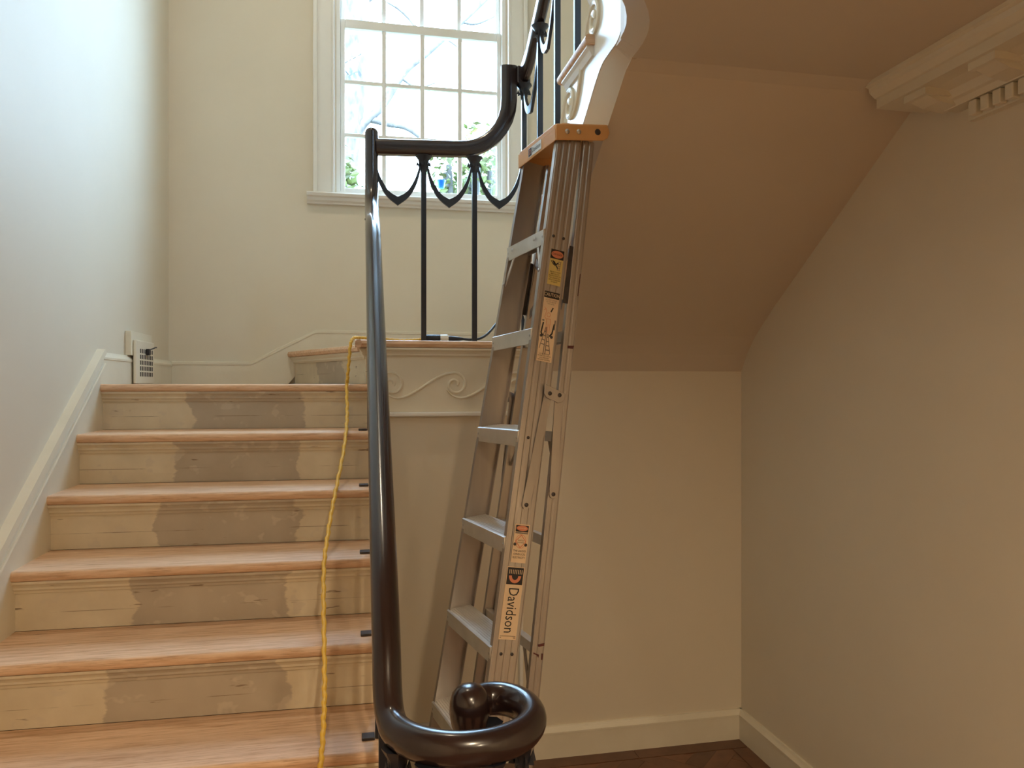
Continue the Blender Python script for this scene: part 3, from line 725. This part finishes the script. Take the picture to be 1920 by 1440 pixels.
# ------------------------------------------------------------------ stepladder
KL = 0.945                                              # true size of the ladder against the first estimate
LO = Vector((0.352, 2.332, -0.748))*KL; Lx = Vector((0.1593, 0.0523, 0.9859)).normalized()
Wx = Vector((0.166, -0.986, 0.0)); Wx = (Wx - Lx*Wx.dot(Lx)).normalized(); Dx = Lx.cross(Wx).normalized()
if Dx.x < 0: Dx = -Dx
DH = Vector((Dx.x, Dx.y, 0.0)).normalized(); DT = (DH + Vector((0,0,0.10))).normalized()     # steps sit almost level
def LP(w, d, t): return LO + (Wx*w + Dx*d + Lx*t)*KL
hw = lambda t: 0.21 - 0.0474*t
foot_t = (ZF + 0.03 - LO.z)/Lx.z/KL
lad = thing('stepladder', LP(0, 0.05, foot_t-0.02), 'folded aluminium stepladder with orange top cap leaning against the carved stringer', 'ladder')
lad.location.z = ZF + E
def rail(name, sgn, d0, d1, t0, t1, fl, ribs, mat):
    th = 0.0025
    n_r = ribs; outp = []
    prof = [(0, d0), (-fl, d0), (-fl, d0+th), (-th, d0+th), (-th, d1-th), (-fl, d1-th), (-fl, d1), (0, d1)]
    if n_r:
        w = (d1-d0); rib = []
        for k in range(n_r):
            c = d1 - w*(k+0.5)/n_r; hwid = w/n_r*0.26
            rib += [(0, c+hwid*1.5), (0.0016, c+hwid), (0.0016, c-hwid), (0, c-hwid*1.5)]
        prof = prof + rib
    sh = (lambda t: 0.010-0.022*t) if d0 > 0.1 else (lambda t: 0.0)
    lo = [LP(sgn*(hw(t0)+0.004+a), d+sh(t0), t0) for a, d in prof]; hi = [LP(sgn*(hw(t1)+0.004+a), d+sh(t1), t1) for a, d in prof]
    mb = MB(); n = len(prof)
    mb.v = lo + hi; mb.f = [(i, (i+1) % n, n+(i+1) % n, n+i) for i in range(n)]
    q = [(0, 1, 2, 3), (0, 3, 4, 7), (4, 5, 6, 7)]
    mb.f += q + [tuple(i+n for i in f) for f in q]
    return mb.build(name, mat, lad)
for sgn in (-1, 1):
    rail('front_rail', sgn, 0.0, 0.082, foot_t, 1.54, 0.020, 4, M['alu'])
    rail('rear_rail', sgn, 0.114, 0.152, foot_t, 1.545, 0.016, 2, M['alu'])
    for d0, d1 in ((-0.004, 0.088), (0.136, 0.188)):
        a = []
        tt = foot_t
        lo = [LP(sgn*(hw(tt)+0.010), d0, tt), LP(sgn*(hw(tt)+0.010), d1, tt), LP(sgn*(hw(tt)-0.026), d1, tt), LP(sgn*(hw(tt)-0.026), d0, tt)]
        lo = [Vector((p.x, p.y, ZF)) for p in lo]; hi = [p + Lx*0.055 for p in [LP(sgn*(hw(tt)+0.010), d0, tt), LP(sgn*(hw(tt)+0.010), d1, tt), LP(sgn*(hw(tt)-0.026), d1, tt), LP(sgn*(hw(tt)-0.026), d0, tt)]]
        MB().hexa(lo, hi).build('foot', M['rubber'], lad, bevel=0.004)
step_t = [1.234, 0.925, 0.617, 0.308, 0.0, -0.305, -0.605]
def rivet(parent, c, n, r=0.006, mat='steel', h=0.003):
    return MB().lathe(c, [(r, 0), (r, h*0.4), (r*0.7, h*0.8), (r*0.2, h)], 10, axis=n).build('rivet', M[mat], parent, smooth=True)
for i, t in enumerate(step_t):
    w = hw(t) + 0.001
    A = lambda s, d, z: LO + (Wx*(s*w) + Lx*t + DT*d + Vector((0,0,z)))*KL
    prof = [(-0.001, 0.0), (0.078, 0.0), (0.078, -0.030), (0.075, -0.030), (0.075, -0.003), (0.002, -0.003), (0.002, -0.040), (-0.004, -0.048), (-0.006, -0.047), (-0.006, -0.002)]
    st = MB().hexa([A(-1, d, z) for d, z in prof], [A(1, d, z) for d, z in prof]).build('step', M['alu_bright'], lad)
    gr = MB()
    for k in range(9):
        d = 0.006 + k*0.0082
        gr.hexa([A(-0.97, d, 0), A(-0.97, d+0.003, 0), A(-0.97, d+0.0025, 0.0011), A(-0.97, d+0.0005, 0.0011)], [A(0.97, d, 0), A(0.97, d+0.003, 0), A(0.97, d+0.0025, 0.0011), A(0.97, d+0.0005, 0.0011)])
    gr.build('tread_grooves', M['alu_bright'], st)
    for s in (-1, 1):
        rivet(st, LP(s*(hw(t)-0.009), -0.0065 if False else -0.0005, t-0.022), -Dx, 0.005)
        rivet(st, LP(s*(hw(t-0.02)+0.0056), 0.028, t-0.018), Wx*s, 0.0045, 'dark_steel')
        rivet(st, LP(s*(hw(t-0.02)+0.0056), 0.062, t-0.018), Wx*s, 0.0045, 'dark_steel')
    # rear horizontal of the back legs
    B = lambda s, d, z: LO + (Wx*(s*w) + Lx*t + Dx*(d+0.010-0.022*t) + Vector((0,0,z)))*KL
    if i > 0:
        rb = [(0.118, 0.012), (0.148, 0.012), (0.148, -0.018), (0.145, -0.018), (0.145, 0.009), (0.121, 0.009), (0.121, -0.018), (0.118, -0.018)]
        MB().hexa([B(-1, d, z) for d, z in rb], [B(1, d, z) for d, z in rb]).build('rear_bar', M['alu_bright'], lad)
def strap(name, p, q, width_dir, wd, nrm, th, mat='alu_bright', parent=None):
    p, q = Vector(p), Vector(q); wd_ = Vector(width_dir).normalized(); n_ = Vector(nrm).normalized()
    return MB().hexa([p+wd_*wd+n_*th, p-wd_*wd+n_*th, p-wd_*wd-n_*th, p+wd_*wd-n_*th], [q+wd_*wd+n_*th, q-wd_*wd+n_*th, q-wd_*wd-n_*th, q+wd_*wd-n_*th]).build(name, M[mat], parent or lad)
# knee braces below the first and the last step, and on the rear legs
for t in (1.234, -0.605):
    for s in (-1, 1):
        strap('knee_brace', LP(s*(hw(t)-0.050), 0.006, t-0.045), LP(s*(hw(t-0.12)-0.006), 0.006, t-0.135), Wx, 0.007, Dx, 0.0015)
        rivet(lad, LP(s*(hw(t)-0.060), -0.007, t-0.022), -Dx, 0.006)
        rivet(lad, LP(s*(hw(t-0.12)-0.008), -0.0005, t-0.130), -Dx, 0.005)
for t in (0.617, 0.0):
    for s in (-1, 1):
        strap('rear_brace', LP(s*(hw(t)-0.075), 0.133, t-0.010), LP(s*(hw(t-0.10)-0.004), 0.133, t-0.115), Wx, 0.009, Dx, 0.0015, 'alu')
strap('rear_brace', LP(-hw(1.2)+0.02, 0.100, 1.20), LP(hw(1.05)-0.03, 0.100, 1.02), Lx, 0.014, Dx, 0.002, 'alu')
strap('rear_brace', LP(hw(1.2)-0.02, 0.1045, 1.20), LP(-hw(1.05)+0.03, 0.1045, 1.02), Lx, 0.014, Dx, 0.002, 'alu')
# folded spreaders: hinge plate and two bars on the outer face of each side
for s in (-1, 1):
    def SP(d, t, k=0.0): return LP(s*(hw(t)+0.0065+k), d, t)
    hp = [(0.055, 0.765), (0.125, 0.745), (0.125, 0.728), (0.117, 0.718), (0.104, 0.714), (0.092, 0.718), (0.080, 0.720), (0.066, 0.724), (0.057, 0.735)]
    MB().hexa([SP(d, t, 0.008) for d, t in hp], [SP(d, t, 0.011) for d, t in hp]).build('spreader_hinge', M['alu'], lad, bevel=0.001)
    for d in (0.075, 0.107): rivet(lad, SP(d, 0.738, 0.011), Wx*s, 0.006, 'dark_steel')
    def bar(d0, t0, d1, t1, wd=0.0125):
        ax = Vector((d1-d0, t1-t0)).normalized(); pr = Vector((-ax.y, ax.x))
        pts = [(d0+pr.x*wd, t0+pr.y*wd), (d0-pr.x*wd, t0-pr.y*wd)]
        for k in range(7):
            a = math.pi*k/6; q = -pr*math.cos(a)*wd + ax*math.sin(a)*wd; pts.append((d1+q.x, t1+q.y))
        o = MB().hexa([SP(d, t, 0.002) for d, t in pts], [SP(d, t, 0.006) for d, t in pts]).build('spreader', M['alu'], lad)
        rivet(o, SP(d1, t1, 0.006), Wx*s, 0.006, 'dark_steel')
    bar(0.072, 0.735, 0.046, 0.405)
    bar(0.107, 0.735, 0.128, 0.445)
    strap('stay_link', SP(0.098, 1.20, -0.004), SP(0.098, 1.02, -0.004), Dx, 0.010, Wx, 0.0015, 'dark_steel')
# top cap: a shell with rounded rear corners
ct0, ct1 = 1.515, 1.562
cw = hw(1.53) + 0.016
def CP(w, d, z): return LO + (Lx*ct1 + Wx*w + DT*d + Vector((0,0,z)))*KL
outl = [(-cw+0.012, -0.016), (cw-0.012, -0.016), (cw-0.003, -0.013), (cw, -0.004), (cw, 0.158), (cw-0.004, 0.168), (cw-0.014, 0.172), (-cw+0.014, 0.172), (-cw+0.004, 0.168), (-cw, 0.158), (-cw, -0.004), (-cw+0.003, -0.013)]
cap = MB().hexa([CP(w, d, -0.012) for w, d in outl], [CP(w*0.985, d, 0.006) for w, d in outl])
# front apron and side cheeks
cap.hexa([CP(w, d, -0.046) for w, d in [(-cw+0.004, -0.016), (cw-0.004, -0.016), (cw-0.004, -0.012), (-cw+0.004, -0.012)]], [CP(w, d, -0.010) for w, d in [(-cw+0.004, -0.016), (cw-0.004, -0.016), (cw-0.004, -0.012), (-cw+0.004, -0.012)]])
capo = cap.build('top_cap', M['orange'], lad, bevel=0.004)
for s in (-1, 1):
    ck = [(-0.015, 0.002), (-0.015, -0.046), (0.148, -0.046), (0.164, -0.038), (0.171, -0.022), (0.166, -0.004), (0.154, 0.002)]
    MB().hexa([CP(s*(cw-0.004), d, z) for d, z in ck], [CP(s*(cw+0.002), d, z) for d, z in ck]).build('cap_cheek', M['orange'], capo, bevel=0.002)
    rivet(capo, CP(s*(cw+0.002), 0.022, -0.020), Wx*s, 0.0075, 'steel', 0.004)
    rivet(capo, CP(s*(cw+0.002), 0.062, -0.020), Wx*s, 0.0075, 'steel', 0.004)
    rivet(capo, CP(s*(cw+0.002), 0.128, -0.020), Wx*s, 0.0095, 'dark_steel', 0.003)
# --- printed labels on the outer face of the near front rail and on the cap
def FP(d, t, k=0.0): return LP(hw(t)+0.004+0.0016+0.0006+k, d, t)
FN = Wx
def label(d0, d1, t0, t1, mat):
    return MB().hexa([FP(d0, t0), FP(d1, t0), FP(d1, t1), FP(d0, t1)], [FP(d0, t0, 0.0006), FP(d1, t0, 0.0006), FP(d1, t1, 0.0006), FP(d0, t1, 0.0006)]).build('warning_label', mat, lad)
def ink(lb, polys, mat, name='print', k=0.0010):
    mb = MB()
    for q in polys:
        o = len(mb.v); mb.v += [FP(d, t, k) for d, t in q]; mb.f.append(tuple(range(o, o+len(q))))
    return mb.build(name, mat, lb)
def rect(d0, d1, t0, t1): return [(d0, t0), (d1, t0), (d1, t1), (d0, t1)]
def stroke(p, q, w):
    a = (Vector(q)-Vector(p)).normalized(); n = Vector((-a.y, a.x))*w/2; p, q = Vector(p), Vector(q)
    return [tuple(p+n), tuple(q+n), tuple(q-n), tuple(p-n)]
def ell(cd, ct, rd, rt, n=20): return [(cd+rd*math.cos(2*math.pi*i/n), ct+rt*math.sin(2*math.pi*i/n)) for i in range(n)]
def words(lb, txt, d, t, size, mat, sx=1.0, down=False, k=0.0013):
    # read across the rail, or turned a quarter to run down it
    LT = Lx - Wx*0.0474
    ax, ay = (Dx*KL, LT*KL) if not down else (-LT*KL, Dx*KL)
    mb = text_mb(txt, size, FP(d, t, k), ax, ay, sx); return mb.build('lettering', mat, lb)
# yellow label
lb = label(0.026, 0.070, 1.066, 1.176, M['lab_yellow'])
ink(lb, [rect(0.026, 0.070, 1.147, 1.176)], M['ink'])
ink(lb, [ell(0.048, 1.1615, 0.020, 0.0115)], M['ink_red'], k=0.0012)
words(lb, 'DANGER', 0.048, 1.1615, 0.009, M['ink'], 0.95, k=0.0014)
ink(lb, [stroke((0.030, 1.140), (0.040, 1.128), 0.0025), stroke((0.035, 1.142), (0.044, 1.126), 0.003), stroke((0.040, 1.139), (0.050, 1.124), 0.004), stroke((0.045, 1.128), (0.054, 1.136), 0.004), stroke((0.050, 1.124), (0.055, 1.118), 0.003)], M['ink'])
ink(lb, [stroke((0.056, 1.143), (0.053, 1.112), 0.0015), stroke((0.063, 1.143), (0.060, 1.112), 0.0015)] + [stroke((0.055-0.0004*i, 1.139-0.006*i), (0.062-0.0004*i, 1.139-0.006*i), 0.0015) for i in range(5)], M['ink_grey'])
for i, s_ in enumerate(('FAILURE TO READ', 'AND FOLLOW', 'INSTRUCTIONS ON', 'THIS LADDER MAY', 'RESULT IN INJURIES', 'OR DEATH')):
    words(lb, s_, 0.048, 1.106-i*0.0062, 0.0056, M['ink'], 0.78)
# CAUTION label
lb = label(0.022, 0.072, 0.830, 1.044, M['lab_cream'])
ink(lb, [rect(0.022, 0.072, 1.024, 1.044)], M['ink'])
words(lb, 'CAUTION', 0.047, 1.034, 0.0145, M['lab_cream'], 0.80)
for i, s_ in enumerate(('DO NOT STAND', 'AT OR ABOVE', 'THIS LEVEL')): words(lb, s_, 0.047, 1.018-i*0.006, 0.0055, M['ink_grey'], 0.9)
ink(lb, [stroke((0.050, 0.982), (0.056, 0.996), 0.004), stroke((0.030, 0.948), (0.026, 0.915), 0.0045), stroke((0.026, 0.916), (0.033, 0.908), 0.0045), stroke((0.066, 0.948), (0.062, 0.918), 0.0045), stroke((0.063, 0.919), (0.054, 0.908), 0.0045)], M['ink'])
head = ell(0.044, 0.973, 0.0055, 0.0065, 12)
man = [stroke(head[i], head[(i+1) % 12], 0.0012) for i in range(12)]
man += [stroke((0.036, 0.985), (0.032, 0.965), 0.0012), stroke((0.032, 0.965), (0.038, 0.958), 0.0012), stroke((0.028, 0.995), (0.036, 0.985), 0.0012), stroke((0.026, 0.985), (0.034, 0.990), 0.0012), stroke((0.039, 0.960), (0.041, 0.918), 0.0012), stroke((0.052, 0.960), (0.052, 0.918), 0.0012), stroke((0.046, 0.945), (0.0465, 0.912), 0.0012), stroke((0.039, 0.960), (0.052, 0.960), 0.0012)]
ink(lb, man, M['ink_red'])
ink(lb, [stroke((0.040, 0.935), (0.026, 0.868), 0.0022), stroke((0.043, 0.935), (0.041, 0.850), 0.0026), stroke((0.047, 0.915), (0.047, 0.852), 0.0026), stroke((0.050, 0.915), (0.063, 0.855), 0.0022)] + [stroke((0.038-0.0027*i, 0.922-0.013*i), (0.0425, 0.920-0.013*i), 0.003) for i in range(4)] + [stroke((0.048, 0.905-0.013*i), (0.0535+0.0025*i, 0.905-0.013*i), 0.003) for i in range(4)], M['ink_grey'])
for i, s_ in enumerate(('SET ALL FOUR FEET', 'ON FIRM LEVEL SURFACE', 'LOCK SPREADERS', 'KEEP BODY CENTERED')): words(lb, s_, 0.046, 0.8525-i*0.0058, 0.0050, M['ink'], 0.78)
ink(lb, [rect(0.066, 0.070, 0.930, 0.960)], M['ink_grey']); ink(lb, [rect(0.025, 0.032, 0.952, 0.956)], M['ink_grey'])
# third label, with the red diamond
lb = label(0.022, 0.068, 0.238, 0.348, M['lab_cream'])
ink(lb, [rect(0.025, 0.065, 0.326, 0.345)], M['ink'])
ink(lb, [ell(0.045, 0.3365, 0.018, 0.0078)], M['ink_red'], k=0.0012)
words(lb, 'DANGER', 0.045, 0.3365, 0.0065, M['lab_cream'], 1.0, k=0.0014)
ink(lb, [rect(0.025, 0.065, 0.321, 0.3245)], M['ink_grey'])
ink(lb, [stroke(a, b, 0.0022) for a, b in zip([(0.045, 0.317), (0.061, 0.299), (0.045, 0.281), (0.029, 0.299)], [(0.061, 0.299), (0.045, 0.281), (0.029, 0.299), (0.045, 0.317)])] + [stroke(a, b, 0.0012) for a, b in zip(ell(0.045, 0.299, 0.0165, 0.0195, 16), ell(0.045, 0.299, 0.0165, 0.0195, 16)[1:] + ell(0.045, 0.299, 0.0165, 0.0195, 16)[:1])], M['ink_red'])
words(lb, 'WATCH', 0.045, 0.3015, 0.006, M['ink'], 0.85); words(lb, 'FOR WIRES', 0.045, 0.2955, 0.005, M['ink'], 0.8)
for i, s_ in enumerate(('THIS LADDER', 'CONDUCTS', 'ELECTRICITY')): words(lb, s_, 0.045, 0.2715-i*0.0095, 0.0082, M['ink'], 0.8)
# maker's label running down the rail
lb = label(0.014, 0.068, 0.022, 0.226, M['lab_cream'])
ink(lb, [rect(0.016, 0.066, 0.176, 0.224)], M['ink'])
arc = [(math.radians(180 + 180*i/12)) for i in range(13)]
cdd, ctt = 0.041, 0.201
ink(lb, [[(cdd+0.019*math.cos(a), ctt+0.021*math.sin(a)), (cdd+0.019*math.cos(b), ctt+0.021*math.sin(b)), (cdd+0.010*math.cos(b), ctt+0.012*math.sin(b)), (cdd+0.010*math.cos(a), ctt+0.012*math.sin(a))] for a, b in zip(arc, arc[1:])], M['ink_red'], k=0.0012)
ink(lb, [rect(0.0215+i*0.0055, 0.0235+i*0.0055, 0.206, 0.218) for i in range(8)], M['lab_cream'], k=0.0012)
words(lb, 'Davidson', 0.041, 0.104, 0.046, M['ink'], 0.74, down=True)
ink(lb, [rect(0.017, 0.065, 0.0315, 0.0325), rect(0.017, 0.021, 0.027, 0.0285), rect(0.058, 0.065, 0.027, 0.0285)], M['ink'])
# paint drips and marks on the rear rail
def RPt(d, t, k=0.0): return LP(hw(t)+0.0062+k, d+0.008-0.022*t, t)
for q in ([(0.130, 0.012), (0.152, 0.018), (0.152, 0.010), (0.134, 0.006)], [(0.146, -0.012), (0.151, -0.012), (0.151, -0.030), (0.147, -0.030)], [(0.120, -0.010), (0.138, -0.016), (0.137, -0.024), (0.133, -0.018), (0.120, -0.014)], [(0.130, 0.892), (0.152, 0.896), (0.150, 0.886), (0.131, 0.884)], [(0.148, 1.12), (0.150, 1.12), (0.149, 1.05), (0.147, 1.05)]):
    MB().hexa([RPt(d, t) for d, t in q], [RPt(d, t, 0.0006) for d, t in q]).build('paint_mark', M['paint_red'], lad)
# cap label
def CF(w, z, k=0.0): return CP(w, -0.0165-k, z)
MB().hexa([CF(w, z) for w, z in ((-0.060, -0.038), (0.045, -0.038), (0.045, -0.008), (-0.060, -0.008))], [CF(w, z, 0.0006) for w, z in ((-0.060, -0.038), (0.045, -0.038), (0.045, -0.008), (-0.060, -0.008))]).build('maker_plate', M['alu_bright'], lad)
mpl = bpy.data.objects['maker_plate']
mb = MB(); mb.v = [CF(w, z, 0.0010) for w, z in ((-0.058, -0.036), (-0.032, -0.036), (-0.032, -0.010), (-0.058, -0.010))]; mb.f = [(0, 1, 2, 3)]
mb.build('emblem', M['ink'], mpl)
upv = Vector((0,0,1))
text_mb('D', 0.022, CF(-0.045, -0.023, 0.0014), Wx, upv, 0.9).build('lettering', M['ink_red'], mpl)
text_mb('Davidson', 0.021, CF(0.0065, -0.023, 0.0012), Wx, upv, 0.80).build('lettering', M['ink'], mpl)

# ------------------------------------------------------------------ cords
cordp = [(0.30, 3.262, H+0.015), (0.27, 3.255, H+0.010), (0.20, 3.235, H+0.006), (0.10, 3.212, H+0.010), (0.03, 3.190, H+0.012), (0.006, 3.165, H+0.009), (-0.006, 3.140, H-0.02), (-0.012, 3.125, 0.09), (-0.018, 3.118, 0.02),
         (-0.021, 3.112, -0.011), (-0.018, 2.995, -0.098), (-0.02, 2.910, -0.158), (-0.03, 2.785, -0.242), (-0.05, 2.640, -0.340), (-0.064, 2.54, -0.410), (-0.075, 2.44, -0.478), (-0.082, 2.348, -0.540), (-0.079, 2.236, -0.618), (-0.074, 2.128, -0.692), (-0.069, 2.02, -0.766), (-0.068, 1.946, -0.818), (-0.07, 1.872, -0.872), (-0.075, 1.80, -0.930), (-0.085, 1.61, -1.055), (-0.09, 1.35, -1.238), (-0.095, 1.095, -1.416), (-0.10, 1.06, -1.50), (-0.12, 0.98, -1.592), (-0.25, 0.5, -1.592), (-0.55, 0.1, -1.592)]
cd = thing('extension_cord', (-0.1, 1.0, ZF), 'yellow extension cord draped down the oak treads from the platform', 'cord')
cp = catmull(cordp, 22)
cp = [p + Vector((0.0012*math.sin(i*0.62), 0, 0)) for i, p in enumerate(cp)]
rnd = random.Random(3)
MB().tube(cp, 0.0062, 8, scale=[1.0 + 0.13*math.sin(i*1.24) for i in range(len(cp))]).build('cable', M['yellow_cord'], cd, smooth=True)
MB().lathe((0.295, 3.262, H+0.017), [(0.008, 0), (0.013, 0.006), (0.016, 0.02), (0.016, 0.070), (0.015, 0.074)], 14, axis=(1, 0, 0)).build('socket', M['black_cord'], cd, smooth=True)
pc = thing('power_cord', (0.42, 3.262, H), 'black power cord with a white collared plug lying on the platform', 'cord')
MB().lathe((0.370, 3.262, H+0.017), [(0.0165, 0), (0.017, 0.003), (0.017, 0.030), (0.015, 0.034)], 14, axis=(1, 0, 0)).build('plug_collar', M['plug_white'], pc, smooth=True)
MB().lathe((0.404, 3.262, H+0.017), [(0.012, 0), (0.0115, 0.02), (0.0085, 0.05), (0.006, 0.066)], 12, axis=(1, 0, -0.02)).build('plug', M['black_cord'], pc, smooth=True)
MB().tube(catmull([(0.462, 3.262, H+0.016), (0.50, 3.268, H+0.014), (0.545, 3.29, H+0.020), (0.59, 3.33, H+0.046), (0.635, 3.39, H+0.090), (0.69, 3.46, H+0.150), (0.76, 3.55, H+0.182), (0.86, 3.68, UZ[2]+0.006), (1.0, 3.85, UZ[2]+0.006), (1.25, 4.0, UZ[2]+0.006)], 8), 0.0055, 8).build('cable', M['black_cord'], pc, smooth=True)

# ------------------------------------------------------------------ vent grille by the landing
vx = XL + 0.026
vg = thing('vent_grille', (XL, 3.87, 0.0), 'cream metal vent grille with rows of dark slots by the landing corner', 'vent')
MB().box(XL+0.0005, vx, 3.60, 3.95, 0.126, 0.232).build('backing_board', M['trim'], vg, bevel=0.002)
MB().box(vx+0.0005, vx+0.014, 3.625, 3.935, 0.001, 0.196).build('face_plate', M['vent'], vg, bevel=0.004)
fp = [o for o in vg.children if o.name.startswith('face_plate')][0]
for r in range(5):
    for c in range(8):
        y = 3.685 + c*0.0290; z0 = 0.034 + r*0.0262
        MB().box(vx+0.0135, vx+0.0146, y, y+0.0155, z0, z0+0.0195).build('slot', M['dark_hole'], fp)
MB().box(vx+0.0146, vx+0.030, 3.782, 3.806, 0.132, 0.162).build('damper_knob', M['black_cord'], fp, bevel=0.002)
MB().tube(catmull([(vx+0.024, 3.795, 0.158), (vx+0.035, 3.82, 0.164), (vx+0.040, 3.855, 0.172), (vx+0.036, 3.885, 0.172)], 4), 0.003, 6).build('damper_lever', M['black_cord'], fp, smooth=True)

# ------------------------------------------------------------------ recessed lamps in the hall ceiling, one more added in the stairwell
for x, y, ZC_, pw_, lbl in ((0.35, -0.6, ZC, 15.0, 'warm round recessed lamp in the hall ceiling before the stair opening'), (1.0, -1.9, ZC, 14.0, 'warm round recessed lamp deep in the hall beside the cornice'),
                            (-0.25, 2.5, ZU, 6.5, 'added warm round recessed lamp in the high stairwell ceiling')):  # unseen stairwell lamp, added to brighten the back wall and treads
    lp = thing('ceiling_lamp', (x, y, ZC_), lbl, 'lamp', 'recessed hall lamps')
    MB().lathe((x, y, ZC_-0.014), [(0.085, 0.014), (0.085, 0.006), (0.075, 0), (0.066, 0.004), (0.062, 0.0139)], 28).build('trim_ring', M['white'], lp, smooth=True)
    MB().lathe((x, y, ZC_-0.012), [(0.060, 0.004), (0.058, 0), (0.001, -0.004)], 24).build('lens', M['lamp'], lp, smooth=True)
    ld = bpy.data.lights.new('lamp_light', 'AREA'); ld.shape = 'DISK'; ld.size = 0.11; ld.energy = pw_; ld.color = (1.0, 0.79, 0.53) if ZC_ < 2 else (1.0, 0.85, 0.64); ld.spread = math.radians(165)
    lo_ = bpy.data.objects.new('lamp_light', ld); COL.objects.link(lo_); lo_.location = (0, 0, -0.03); lo_.parent = lp

# ------------------------------------------------------------------ outdoors
struct('lawn', MB().box(-9, 11, YB+0.22, 26, ZF-0.7, ZF-0.5), M['lawn'])
tr = thing('tree', (-0.05, 9.0, ZF-0.5), 'pale barked tree with forking branches beyond the window', 'tree')
def limb(pts, r0, r1, parent, name='branch', n=10):
    p = catmull(pts, 6)
    return MB().tube(p, 1.0, n, scale=[r0 + (r1-r0)*i/(len(p)-1) for i in range(len(p))]).build(name, M['bark'], parent, smooth=True)
limb([(-0.18, 9.0, ZF-0.5), (-0.16, 9.0, 0.5), (-0.10, 9.0, 2.4), (0.0, 9.0, 3.4), (0.06, 9.0, 4.6), (0.1, 9.1, 6.4)], 0.20, 0.13, tr, 'trunk', 14)
limb([(-0.12, 9.0, 2.45), (0.10, 8.95, 2.95), (0.34, 8.9, 3.2), (0.60, 8.9, 3.62), (0.86, 8.9, 3.86), (1.3, 8.9, 4.3), (1.7, 9, 4.75)], 0.055, 0.03, tr)
limb([(0.20, 8.95, 3.06), (0.42, 8.9, 3.0), (0.62, 8.85, 2.95), (0.85, 8.8, 2.78), (0.98, 8.8, 2.68)], 0.045, 0.02, tr)
limb([(0.55, 8.9, 3.55), (0.75, 8.9, 3.45), (0.95, 8.9, 3.52)], 0.025, 0.012, tr)
limb([(0.86, 8.9, 3.86), (0.72, 8.9, 4.15), (0.55, 8.9, 4.32), (0.36, 8.9, 4.42)], 0.025, 0.012, tr)
limb([(1.25, 8.9, 4.26), (1.45, 8.9, 4.26), (1.75, 8.9, 4.42)], 0.022, 0.012, tr)
limb([(1.05, 8.9, 4.06), (1.15, 8.9, 4.0), (1.22, 8.9, 3.95)], 0.015, 0.008, tr)
limb([(0.04, 9.0, 4.3), (0.32, 9.0, 4.55), (0.62, 8.9, 4.52), (1.0, 8.9, 4.62), (1.5, 8.9, 4.6)], 0.03, 0.012, tr)
def leaf_mesh(mb, c, s, rnd):
    d = Vector((rnd.uniform(-1,1), rnd.uniform(-1,1), rnd.uniform(-0.6,0.8))).normalized(); q = d.orthogonal().normalized()
    q = (Matrix.Rotation(rnd.uniform(0, 6.28), 3, d) @ q); w = d.cross(q)
    o = len(mb.v); mb.v += [c - d*s, c + q*s*0.5 + w*s*0.12, c + d*s, c - q*s*0.5 + w*s*0.12]; mb.f += [(o, o+1, o+2), (o, o+2, o+3)]
def shrub(x, y, h, rx, n, s, label, seed):
    rnd = random.Random(seed); t = thing('shrub', (x, y, ZF-0.5), label, 'shrub', 'shrubs beyond the window')
    z0 = ZF-0.5; sm = MB()
    for k in range(5):
        a = 2*math.pi*k/5
        sm.tube(catmull([(x, y, z0), (x+math.cos(a)*rx*0.3, y+math.sin(a)*rx*0.3, z0+h*0.5), (x+math.cos(a)*rx*0.6, y+math.sin(a)*rx*0.6, z0+h*0.85)], 4), 0.025, 6)
    sm.build('stem', M['bark'], t, smooth=True)
    blobs = [(Vector((x+rnd.uniform(-1,1)*rx*0.7, y+rnd.uniform(-1,1)*rx*0.6, z0+h*rnd.uniform(0.50, 0.90))), rnd.uniform(0.25, 0.5)*rx+0.12) for _ in range(16)]
    for m, nm in ((M['leaf'], n*2//3), (M['leaf2'], n//3)):
        lm = MB()
        for _ in range(nm):
            c, r = rnd.choice(blobs); v = Vector((rnd.gauss(0,1), rnd.gauss(0,1), rnd.gauss(0,1))).normalized()*r*rnd.uniform(0.5, 1.0)
            leaf_mesh(lm, c+v, s*rnd.uniform(0.7, 1.3), rnd)
        o = lm.build('foliage', m, t); o['kind'] = 'stuff'
shrub(-0.35, 6.6, 4.40, 0.34, 2600, 0.045, 'leafy green shrub standing in front of the pale tree trunk', 11)
shrub(0.45, 7.4, 4.42, 0.36, 2200, 0.045, 'low topped leafy shrub between its taller neighbours beyond the glass', 12)
shrub(0.95, 6.4, 4.60, 0.34, 2200, 0.045, 'tall airy shrub behind the blue cup on the glass', 13)
shrub(1.55, 7.4, 4.85, 0.42, 2400, 0.045, 'bushy shrub beyond the right side of the sash window', 14)
# twig with a few leaves close to the upper left panes
tw = MB().tube(catmull([(0.02, 8.98, 3.50), (-0.10, 8.72, 3.54), (-0.05, 8.70, 3.60), (0.03, 8.70, 3.65), (0.12, 8.70, 3.71)], 5), 0.007, 5).build('twig', M['bark'], tr)
rnd = random.Random(5)
for (x, z) in ((-0.045, 3.63), (0.02, 3.70), (0.01, 3.60), (0.12, 3.70), (-0.05, 3.51), (0.065, 3.64)):
    mb = MB(); c = Vector((x, 8.69, z)); a = rnd.uniform(-0.6, 0.6)
    pts = [(0, -1), (0.55, -0.35), (0.5, 0.3), (0, 1), (-0.5, 0.3), (-0.55, -0.35)]
    ca, sa = math.cos(a), math.sin(a)
    poly = [c + Vector(((px*ca-pz*sa)*0.036, 0.006*px, (px*sa+pz*ca)*0.042)) for px, pz in pts]
    mb.prism(poly, (0, 0.002, 0)); mb.build('leaf', M['leaf2'], tw)
